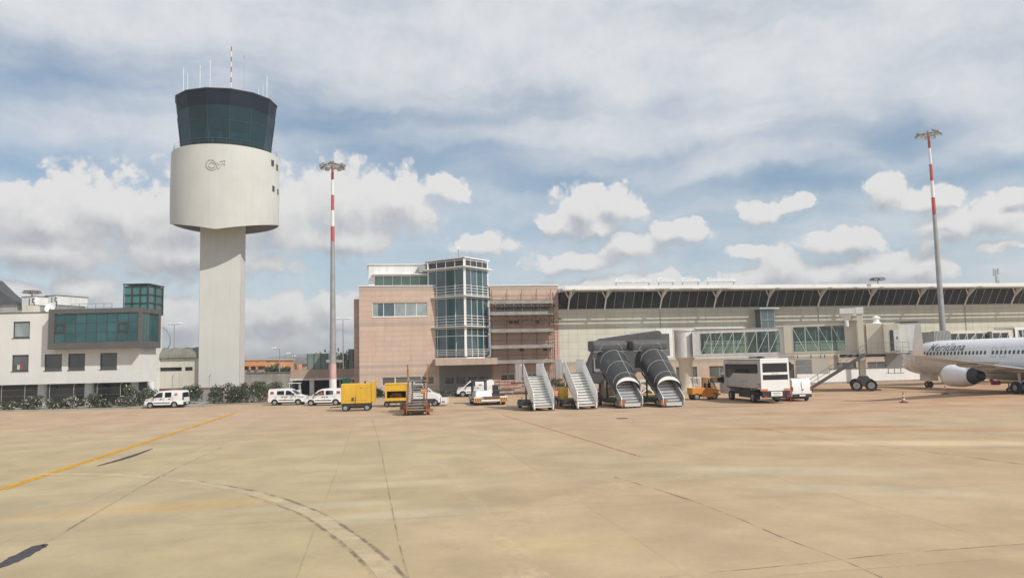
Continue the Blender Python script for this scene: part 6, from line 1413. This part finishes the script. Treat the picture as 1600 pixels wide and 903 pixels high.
# ------------------------------------------------------------------ airliner: local x aft from the nose, y to starboard, z up
def airliner():
    hd = R(10.2); fwd = V((-math.sin(hd), math.cos(hd), 0)); port = V((-math.cos(hd), -math.sin(hd), 0)); mg = V((46.6, 72.0, 0)) - port * 2.86
    nose = mg + fwd * 19.6; t = thing('airliner', 'white twin engined airliner with green grey lettering parked nose in at the boarding bridge', 'airplane', nose)
    m_ = Matrix((-fwd, -port, V((0, 0, 1)))).transposed(); t.rotation_euler = m_.to_euler()   # x aft, y to starboard
    zc = 3.22; rw, rh = 1.88, 2.0
    st = [(0, .02, -.62), (.12, .28, -.58), (.4, .55, -.52), (.9, .85, -.42), (1.5, 1.1, -.32), (2.3, 1.36, -.2), (3.2, 1.58, -.1), (4.4, 1.76, -.03), (5.8, 1.86, 0), (7, 1.88, 0), (12, 1.88, 0), (18, 1.88, 0), (25, 1.88, 0), (28.5, 1.84, .05), (31.5, 1.62, .28), (34, 1.25, .62), (36.2, .85, .95), (38, .5, 1.2), (39.2, .18, 1.35)]
    N = 40; rings = [[V((x, r * math.sin(2 * math.pi * i / N), zc + dz + r * (rh / rw) * (-math.cos(2 * math.pi * i / N)))) for i in range(N)] for x, r, dz in st]
    b = MB(); b.loft(rings); fus = b.build('fuselage', 'plane_white', t, smooth=50)
    def skin(x, z, off=.012):
        for (x0, r0, d0), (x1, r1, d1) in zip(st, st[1:]):
            if x0 <= x <= x1: k = (x - x0) / (x1 - x0); r = r0 + (r1 - r0) * k; d = d0 + (d1 - d0) * k; break
        s = max(-1, min(1, (z - zc - d) / (r * rh / rw))); return V((x, (r + off) * math.sqrt(1 - s * s), z))
    # passenger windows on both sides
    zw = 3.82; xs = [5.9 + .508 * k for k in range(46)]
    for x, side in [(x, -1) for x in xs] + [(x, 1) for x in xs]:
        if abs(x - 15.0) < .2: continue
        b = MB(); q = [(dx, dz) for dx, dz in ((-.115, -.12), (-.07, -.165), (.07, -.165), (.115, -.12), (.115, .12), (.07, .165), (-.07, .165), (-.115, .12))]
        ring = [skin(x + dx * 1.15, zw + dz * 1.1) for dx, dz in q]; b.poly(ring if side > 0 else [V((p.x, -p.y, p.z)) for p in ring][::-1]); b.build('cabin_window', 'frame_dark', t)
    def outline(x0, x1, z0, z1, name):
        b = MB(); pts = [skin(x, z, .006) for x, z in [(x0 + .1, z0), (x1 - .1, z0)] + [(x1, z0 + (z1 - z0) * k / 6) for k in range(0, 7)] + [(x1 - .1, z1 + .03), (x0 + .1, z1 + .03)] + [(x0, z1 - (z1 - z0) * k / 6) for k in range(0, 7)]]
        b.tube([V((p.x, -p.y, p.z)) for p in pts + [pts[0]]], .016, 5); b.build(name, 'grey_metal', t)
    outline(15.35, 15.92, 3.35, 4.25, 'overwing_exit'); outline(16.45, 17.02, 3.35, 4.25, 'overwing_exit'); outline(4.5, 5.35, 2.62, 4.42, 'cabin_door'); outline(31.0, 31.75, 2.8, 4.5, 'cabin_door')
    # cockpit glazing
    for s in (-1, 1):
        for x0, x1, z0, z1 in ((1.45, 2.1, 3.72, 4.05), (2.15, 2.75, 3.75, 4.2)):
            q = [skin(x0, z0), skin(x1, z0), skin(x1, z1), skin(x0 + .25, z1 - .05)]; b = MB(); b.poly([V((p.x, p.y * s, p.z)) for p in q]); b.build('cockpit_window', 'glass_dark', t)
    # airline name
    L0 = 6.35
    b = MB(); text_into(b, 'Meridiana', 1.25, .004, lambda x, y, z: (lambda p: V((p.x, -p.y, p.z)))(skin(L0 + x + .0, 4.08 + y * .82, .036 + z)), shear=.2, bold=.004, scale=(.98, 1.1), space=1.08); b.build('lettering', 'letter_dark', t)
    # wings
    def foil(le, chord, y, z, th, tw=0): 
        P_ = [(0, 0), (.02, .35), (.1, .75), (.3, 1.0), (.6, .72), (1, .03), (1, -.03), (.6, -.35), (.3, -.55), (.1, -.5), (.02, -.28)]
        return [V((le + c * chord, y, z + q * th * chord * .5 - c * tw)) for c, q in P_]
    for s in (1, -1):
        sec = [foil(13.3, 8.2, s * 1.4, 2.05, .15, .1), foil(14.6, 6.9, s * 1.95, 2.12, .145, .1), foil(17.3, 4.7, s * 5.6, 2.50, .125, .05), foil(20.5, 3.1, s * 11.0, 3.05, .11, 0), foil(23.75, 1.65, s * 16.7, 3.62, .10, 0), foil(24.0, 1.5, s * 17.05, 3.72, .10, 0)]
        b = MB(); b.loft(sec); b.build('wing', 'plane_grey', t, smooth=40)
        wl = []
        for le, ch, y, z in ((24.0, 1.5, 17.05, 3.72), (24.25, 1.4, 17.3, 3.95), (24.6, 1.25, 17.45, 4.4), (25.45, .75, 17.78, 6.15), (25.55, .62, 17.8, 6.3)):
            wl.append([V((le + c * ch, s * (y + q * .05 * ch), z)) for c, q in ((0, 0), (.1, 1), (.4, 1.2), (1, .05), (1, -.05), (.4, -1.2), (.1, -1))])
        b = MB(); b.loft(wl); b.build('winglet', 'plane_white', t, smooth=40)
        for y_, x_, z_ in ((7.2, 20.6, 2.45), (10.2, 22.0, 2.78), (3.6, 19.9, 2.1)):
            b = MB(); b.M = Matrix.Translation((x_, s * y_, z_)) @ Matrix.Rotation(R(90), 4, 'Y'); b.lathe([(.02, -1.4), (.16, -.9), (.2, 0), (.14, .9), (.02, 1.5)], 10); b.build('flap_fairing', 'plane_grey', t, smooth=50)
        # engine
        e0 = V((12.9, s * 4.83, 1.62)); M_ = Matrix.Translation(e0) @ Matrix.Rotation(R(90), 4, 'Y'); b = MB(); b.M = M_
        b.lathe([(.80, .9), (.78, .35), (.83, .08), (.90, 0), (.98, .1), (1.07, .5), (1.10, 1.3), (1.07, 2.2), (.96, 3.0), (.84, 3.45), (.80, 3.45), (.82, 3.1)], 32, caps=False); en = b.build('engine_nacelle', 'plane_white', t, smooth=35)
        b = MB(); b.M = M_; b.lathe([(.775, .9), (.775, .93)], 24); b.lathe([(.02, .55), (.2, .75), (.26, .9)], 14); b.build('fan', 'dark_metal', en)
        b = MB(); b.M = M_; b.lathe([(.80, .86), (.785, .35), (.835, .07), (.90, -.01), (.985, .1), (1.03, .3)], 32, caps=False); b.build('intake_lip', 'plane_metal', en, smooth=35)
        b = MB(); b.M = M_; b.lathe([(.78, 3.0), (.78, 3.4), (.62, 3.75), (.50, 4.4), (.44, 4.4), (.40, 4.0), (.28, 4.0), (.22, 4.6), (.03, 5.0)], 24); b.build('core_exhaust', 'dark_metal', en, smooth=40)
        b = MB(); b.loft([[V((e0.x + x, e0.y + s * dy * w_, e0.z + z)) for x, dy in ((x0, 0), (x0 + .6, 1), (x1, .6), (x1, -.6), (x0 + .6, -1))] for x0, x1, z, w_ in ((.9, 5.2, .95, .14), (2.2, 7.2, 1.35, .18))]); b.build('engine_pylon', 'plane_grey', en)
    # tail
    def slabfoil(secs, name, mt_):
        b = MB(); b.loft(secs); b.build(name, mt_, t, smooth=40)
    slabfoil([[V((le + c * ch, q * .06 * ch, z)) for c, q in ((0, 0), (.15, 1), (.5, .9), (1, .05), (1, -.05), (.5, -.9), (.15, -1))] for le, ch, z in ((31.0, 6.8, 5.0), (33.5, 5.2, 6.5), (37.0, 2.2, 12.4))], 'tail_fin', 'plane_white')
    for s in (1, -1): slabfoil([foil(34.3, 4.2, s * .5, 4.6, .09), foil(38.0, 1.4, s * 7.1, 5.3, .08)], 'tailplane', 'plane_grey')
    # landing gear
    def leg(x, y, r, w, gap):
        b = MB(); b.cyl((x, y, r), (x, y, 1.9), .10, .13, 12); b.bar((x, y, r), (x, y, .0 + r), .1); b.bar((x + .0, y, .9), (x + 1.0, y * .75, 2.0), .08); b.cyl((x, y - gap, r), (x, y + gap, r), .07, n=10); g = b.build('landing_gear', 'white_panel', t)
        for s in (-1, 1):
            q = MB(); q.M = Matrix.Translation((x, y + s * gap, r)) @ Matrix.Rotation(R(90), 4, 'X'); q.lathe([(r * .5, -w / 2), (r * .9, -w / 2), (r, -w * .3), (r, w * .3), (r * .9, w / 2), (r * .5, w / 2)], 22, caps=False); q.build('wheel', 'tyre', g, smooth=35)
            q = MB(); q.M = Matrix.Translation((x, y + s * gap, r)) @ Matrix.Rotation(R(90), 4, 'X'); q.lathe([(r * .5, -w * .35), (r * .15, -w * .4), (r * .15, w * .4), (r * .5, w * .35)], 18); q.build('hub', 'rim', g, smooth=35)
    leg(4.0, 0, .36, .22, .22); leg(19.6, 2.86, .56, .38, .43); leg(19.6, -2.86, .56, .38, .43)
    b = MB(); b.box(3.3, 4.9, .5, .53, .75, 1.5); b.box(3.3, 4.9, -.53, -.5, .75, 1.5); b.build('gear_door', 'plane_white', t)
    b = MB(); b.loft([[V((x, rr * 1.55 * math.cos(a), 1.75 + rr * .75 * math.sin(a))) for a in [2 * math.pi * i / 16 for i in range(16)]] for x, rr in ((12.0, .2), (13.0, .7), (14.5, 1.0), (19.5, 1.0), (21.5, .7), (22.5, .2))]); b.build('wing_fairing', 'plane_grey', t, smooth=50)
    b = MB(); b.cyl((10.8, 0, zc + rh - .02), (11.2, 0, zc + rh + .35), .05, .02, 6); b.build('antenna', 'plane_white', t)
airliner()
# tow bar and chocks beside the engine
p = gnd(1560, 612); t = thing('tow_bar', 'yellow aircraft tow bar with a red head beside the right main wheel', 'tow bar', (47.4, 74.2, 0), R(-8))
b = MB(); b.cyl((-1.2, 0, .95), (2.2, 0, .95), .09, n=8); b.build('bar', 'yellow_paint', t); part('towing_head', 'red_paint', t, (-1.9, -1.2, -.25, .25, .75, 1.15), bevel=.05); 
for x in (-.4, 1.6): b = MB(); b.bar((x, 0, .9), (x, 0, .3), .08); b.build('strut', 'dark_metal', t); wheel(t, x, 0, .25, .14)

# ------------------------------------------------------------------ boarding bridges
def jet_bridge(name_label, rot, cab, floor, secs, detail=True):
    """rot and cab: plan positions of the rotunda and the cab end; floor: walkway level; local x along the tunnel"""
    d = (cab - rot); L = d.length; ang = math.atan2(d.y, d.x); t = thing('boarding_bridge', name_label, 'boarding bridge', (rot.x, rot.y, 0), ang); hw = 1.45; f = floor
    b = MB(); b.lathe([(1.2, f - .35), (1.2, f + 2.75), (1.32, f + 2.8), (1.32, f + 2.92), (.3, f + 3.0)], 28); b.build('rotunda', 'white_panel', t, smooth=35)
    b = MB(); b.lathe([(.8, 0), (.8, f - .9), (1.15, f - .353)], 22); b.box(-1.3, 1.3, -1.3, 1.3, 0, .12); b.build('rotunda_column', 'beige_panel', t, smooth=35)
    # tunnels with see-through glazing and cross braces
    for x0, x1, hh, w_, glazed, n, slant in secs:
        z0, z1 = f - .15, f + hh; b = MB(); b.box(x0, x1, -w_, w_, z0 - .22, z0); b.box(x0, x1, -w_, w_, z1, z1 + .2)
        for s in (-1, 1):
            b.box(x0, x1, s * w_ - .03, s * w_ + .03, z0 + .003, z0 + .18); b.box(x0, x1, s * w_ - .03, s * w_ + .03, z1 - .16, z1 - .003)
            g0, g1 = glazed
            if g0 > x0 + .05: b.box(x0, g0, s * w_ - .03, s * w_ + .03, z0 + .183, z1 - .163)
            if g1 < x1 - .05: b.box(g1, x1, s * w_ - .03, s * w_ + .03, z0 + .183, z1 - .163)
        tun = b.build('tunnel', 'beige_panel' if slant < 0 else 'white_panel', t)
        for s in (-1, 1):
            for k in range(n):
                a_, c_ = g0 + (g1 - g0) * k / n, g0 + (g1 - g0) * (k + 1) / n
                b = MB(); b.box(a_ + .03, c_ - .03, s * w_ - .006, s * w_ + .006, z0 + .185, z1 - .165); b.build('glass_pane', 'glass_tunnel', tun)
            b = MB()
            for k in range(n + 1): x = min(max(g0 + (g1 - g0) * k / n, g0 + .03), g1 - .03); b.box(x - .028, x + .028, s * w_ - .05, s * w_ + .05, z0 + .185, z1 - .165)
            b.build('window_post', 'white_panel', tun)
            b = MB()
            for k in range(n):
                a_, c_ = g0 + (g1 - g0) * k / n, g0 + (g1 - g0) * (k + 1) / n; zz_ = (z0 + .2, z1 - .2) if slant > 0 else (z1 - .2, z0 + .2)
                b.bar((a_ + .06, s * (w_ + .03), zz_[0]), (c_ - .06, s * (w_ + .03), zz_[1]), .035, .05)
            b.bar((g0, s * (w_ - .05), z0 + 1.15), (g1, s * (w_ - .05), z0 + 1.15), .04, .05); b.build('cross_brace', 'white_panel', tun)
        b = MB(); b.box(x0, x1, -w_ - .05, -w_ + .12, z1 + .203, z1 + .30); b.build('cable_tray', 'galv', tun)
    return t, L, f, hw
rot = V((at(1070, 540, 92.6).x, 92.6, 0)); fl = at(1085, 551, 92).z
cabp = V((at(1392, 560, 84.2).x, 84.2, 0)); Lb = (cabp - rot).length
k1 = (at(1222, 540, 88.5).x - rot.x) / (cabp.x - rot.x) * Lb
JB, L, f, hw = jet_bridge('cream boarding bridge with green tinted glazing reaching to the white airliner', rot, cabp, fl - .2, [(1.15, k1 + .3, 2.55, 1.35, (2.0, k1 - .1), 7, 1), (k1 + .303, L_ := Lb - 2.4, 2.9, 1.62, (k1 + 1.2, k1 + (Lb - k1) * .60), 4, -1)])
def bridge_cab():
    t = JB; x0 = Lb - 2.35
    b = MB(); b.box(x0, Lb + .4, -1.95, 1.75, f - .35, f + 2.85); b.build('cab', 'beige_panel', t, bevel=.05)
    b = MB(); b.box(Lb - .7, Lb + .9, -2.6, -1.954, f - .3, f + 2.75); cb = b.build('cab_lobby', 'beige_panel', t, bevel=.04)
    part('door', 'white_panel', cb, (Lb + .25, Lb + .85, -2.64, -2.604, f - .1, f + 2.05)); part('doorway', 'frame_dark', cb, (Lb - .12, Lb + .22, -2.63, -2.604, f - .1, f + 2.05)); part('door_window', 'glass_dark', cb, (Lb + .5, Lb + .62, -2.652, -2.643, f + 1.1, f + 1.35))
    b = MB()
    for k in range(9): x = Lb + .95 + k * .22; b.box(x, x + .14, -1.9, 1.9, f - .2, f + 2.7); b.box(x + .143, x + .217, -1.8, 1.8, f - .1, f + 2.6)
    b.build('bellows', 'grey_panel', t); part('bellows_screen', 'white_panel', t, (Lb + .93, Lb + 2.9, -1.95, -1.905, f - .15, f + 2.65)); part('bellows_roof', 'grey_metal', t, (Lb + .8, Lb + 3.0, -2.0, 2.0, f + 2.9, f + 3.0))
    b = MB(); b.M = Matrix.Translation((Lb - 1.2, -.3, f + 2.85)); b.lathe([(.55, .003), (.5, .08), (.3, .18), (.28, .55), (.42, .6), (.42, .68), (.1, .85)], 16); b.build('roof_vent', 'white_paint', t, smooth=40)
    # lift columns and bogie
    xl = Lb - 2.9
    for s in (-1, 1):
        b = MB(); b.box(xl - .3, xl + .3, s * 2.15 - .28, s * 2.15 + .28, .95, f + 3.9); b.build('lift_column', 'beige_panel', t, bevel=.03); b = MB(); b.box(xl - .4, xl + .4, s * 2.15 - .36, s * 2.15 + .36, f + 3.9, f + 4.6); b.build('column_head', 'white_panel', t, bevel=.03)
    b = MB(); b.box(xl - 1.95, xl - .42, -2.5, 2.5, f + 3.95, f + 4.55); b.build('head_beam', 'white_panel', t, bevel=.03); b = MB(); b.hexa([(x, y, z) for z, k in ((f + 3.2, .25), (f + 3.947, .6)) for y in (-2.15 - k * .4, -2.15 + k * .4) for x in (xl - 1.3 - k, xl - 1.3 + k)]); b.cyl((xl - 1.3, -2.15, f + 2.6), (xl - 1.3, -2.15, f + 3.2), .22, n=12); b.build('beam_bracket', 'white_panel', t)
    b = MB(); b.box(xl - .55, xl + .55, -2.5, 2.5, .75, 1.15); b.hexa([(x, y, z) for z, k in ((.5, 1.2), (1.6, .45)) for y in (-2.52, -1.8) for x in (xl - k, xl + k)]); b.box(xl - .35, xl + .35, -2.4, 2.4, f - 1.2, f - .6); b.box(xl - 2.2, xl + 2.4, -1.2, 1.2, f - .72, f - .40); b.build('bogie_frame', 'frame_grey', t)
    for dx in (-.72, .72):
        for y in (-2.35, 2.35): wheel(t, xl + dx, y, .60, .42)
    b = MB(); b.hexa([(x, y, z) for z, k in ((f - 2.0, .7), (f - .9, 1.0)) for y in (-1.9, -.6) for x in (Lb - k * .9 + .2, Lb + k * .9 + .2)]); b.hexa([(x, y, z) for z, k in ((f - 1.0 + .103, 1.0), (f - .5, .8)) for y in (-1.9, -.6) for x in (Lb - k * .9 + .2, Lb + k * .9 + .2)]); b.build('air_conditioning_unit', 'grey_panel', t)
    b = MB()
    for k in range(3): b.bar((Lb - .4 + k * .6, -1.25, f - 2.0), (Lb - .4 + k * .6, -1.25, f - 2.5), .06)
    b.bar((Lb - .7, -1.25, f - 2.5), (Lb + 1.1, -1.25, f - 2.5), .05); b.build('unit_hanger', 'dark_metal', t)
    # landing and stairs
    b = MB(); b.box(Lb - 3.2, Lb + 1.6, -3.7, -2.66, f - .48, f - .36); b.build('landing', 'frame_grey', t)
    b = MB()
    for k in range(7): b.bar((Lb - 2.0 + k * .59, -3.66, f - .36), (Lb - 2.0 + k * .59, -3.66, f + .75), .04)
    for z in (f + .2, f + .75): b.bar((Lb - 2.0, -3.66, z), (Lb + 1.55, -3.66, z), .04)
    b.bar((Lb + 1.56, -3.66, f + .75), (Lb + 1.56, -2.7, f + .75), .04); b.build('landing_rail', 'grey_metal', t)
    a, e = V((Lb - 2.6, 0, f - .42)), V((Lb - 8.6, 0, .12))
    for y in (-3.68, -2.72): b = MB(); b.bar((a.x, y, a.z), (e.x, y, e.z), .08, .32); b.build('stair_stringer', 'frame_grey', t)
    for k in range(17): q = a.lerp(e, (k + .5) / 17); b = MB(); b.box(q.x - .14, q.x + .14, -3.63, -2.77, q.z - .02, q.z + .02); b.build('stair_tread', 'grey_metal', t)
    b = MB()
    for y in (-3.68, -2.72):
        b.bar((a.x, y, a.z + 1.0), (e.x, y, e.z + 1.0), .05); b.bar((a.x, y, a.z + .55), (e.x, y, e.z + .55), .04)
        for k in range(6): q = a.lerp(e, k / 5); b.bar((q.x, y, q.z), (q.x, y, q.z + 1.0), .05)
    b.build('stair_handrail', 'grey_metal', t)
    for s in (-1, 1): wheel(t, e.x + .5, -3.2 + s * .42, .14, .08)
    # equipment slung below the tunnel
    xm = k1 + 1.3
    b = MB(); b.box(xm, xm + 3.4, -1.5, .8, f - 2.45, f - .75); bx = b.build('cooling_unit', 'beige_panel', t, bevel=.03); part('grille', 'grey_metal', bx, (xm + .12, xm + 1.75, -1.53, -1.503, f - 1.5, f - .85), (xm + .12, xm + 1.75, -1.53, -1.503, f - 2.35, f - 1.6))
    for x in (xm + .3, xm + 1.7, xm + 3.1): b = MB(); b.bar((x, -1.2, f - .75), (x, -1.2, f - .37), .1); b.build('unit_hanger', 'grey_metal', t)
    b = MB(); b.lathe([(.62, 0), (.62, .5)], 18); o_ = b.build('hose_reel', 'dark_metal', t); o_.rotation_euler = (R(90), 0, 0); o_.location = (xm - .9, -1.0, f - 1.6)
    part('cable_box', 'black_plastic', t, (xm - 2.6, xm - 1.6, -1.4, -.4, f - 2.5, f - .9)); part('bridge_beam', 'white_panel', t, (xm - 3.2, xm - .1, -1.4, -.2, f - .8, f - .41))
bridge_cab()
# the link from the terminal front to the rotunda, and control box on the column
rl = thing('terminal_link', 'short white framed corridor joining the boarding bridge rotunda to the terminal', 'corridor', (rot.x, rot.y, 0), CT)
b = MB(); b.box(-3.9, -1.9, -1.0, -.8, fl - .5, fl - .3); b.box(-3.9, -1.9, -1.0, -.8, fl + 2.3, fl + 2.9); b.box(-3.9, -3.3, -1.0, -.8, fl - .297, fl + 2.297); b.box(-2.3, -1.9, -1.0, -.8, fl - .297, fl + 2.297); b.box(-3.9, -1.9, -.797, 8.5, fl + 2.6, fl + 2.8); b.box(-3.9, -1.9, -.797, 8.5, fl - .5, fl - .3); b.build('frame', 'white_panel', rl)
part('window', 'glass_office', rl, (-3.3, -2.3, -.93, -.87, fl - .29, fl + 2.29)); part('side_wall', 'beige_panel', rl, (-3.88, -3.8, -.79, 8.5, fl - .29, fl + 2.59), (-1.99, -1.91, 1.6, 8.5, fl - .29, fl + 2.59)); part('pier', 'beige_panel', rl, (-3.4, -2.4, .5, 1.5, 0, fl - .503))
# second bridge behind the airliner
r2 = V((at(1640, 530, 97).x, 97, 0)); c2 = V((at(1452, 530, 93).x, 93, 0)); f2 = at(1500, 548, 94).z - .3; L2 = (c2 - r2).length
J2, *_ = jet_bridge('grey boarding bridge with ribbed cab half hidden behind the white airliner', r2, c2, f2, [(1.7, L2 * .38, 2.8, 1.5, (2.2, L2 * .36), 6, 1), (L2 * .38 + .003, L2 - 1.6, 2.5, 1.3, (L2 * .42, L2 * .9), 7, -1)])
b = MB()
for k in range(12): x = L2 - 1.55 + k * .2; b.box(x, x + .12, -1.7, 1.7, f2 - .3, f2 + 2.6); b.box(x + .123, x + .197, -1.6, 1.6, f2 - .2, f2 + 2.5)
b.build('bellows', 'grey_panel', J2)
b = MB(); b.box(L2 * .6 - .4, L2 * .6 + .4, -2, 2, .6, 1.0); b.bar((L2 * .6, -1.7, .8), (L2 * .6, -1.7, f2 + 2.5), .35); b.bar((L2 * .6, 1.7, .8), (L2 * .6, 1.7, f2 + 2.5), .35); b.build('bogie_frame', 'frame_grey', J2)
for s in (-1, 1): wheel(J2, L2 * .6, s * 1.9, .6, .4)
# low white wall behind the bridges
c = cw(57, 1.2); t = thing('service_wall', 'long low bright white service wall behind the boarding bridge wheels', 'wall', c, CT)
part('wall', 'roof_white', t, (0, 21, 0, .3, .25, 1.9)); part('plinth', 'concrete_grey', t, (-.02, 21.02, -.05, .35, 0, .247)); part('capping', 'concrete_dark', t, (-.05, 21.05, -.06, .36, 1.903, 2.02))
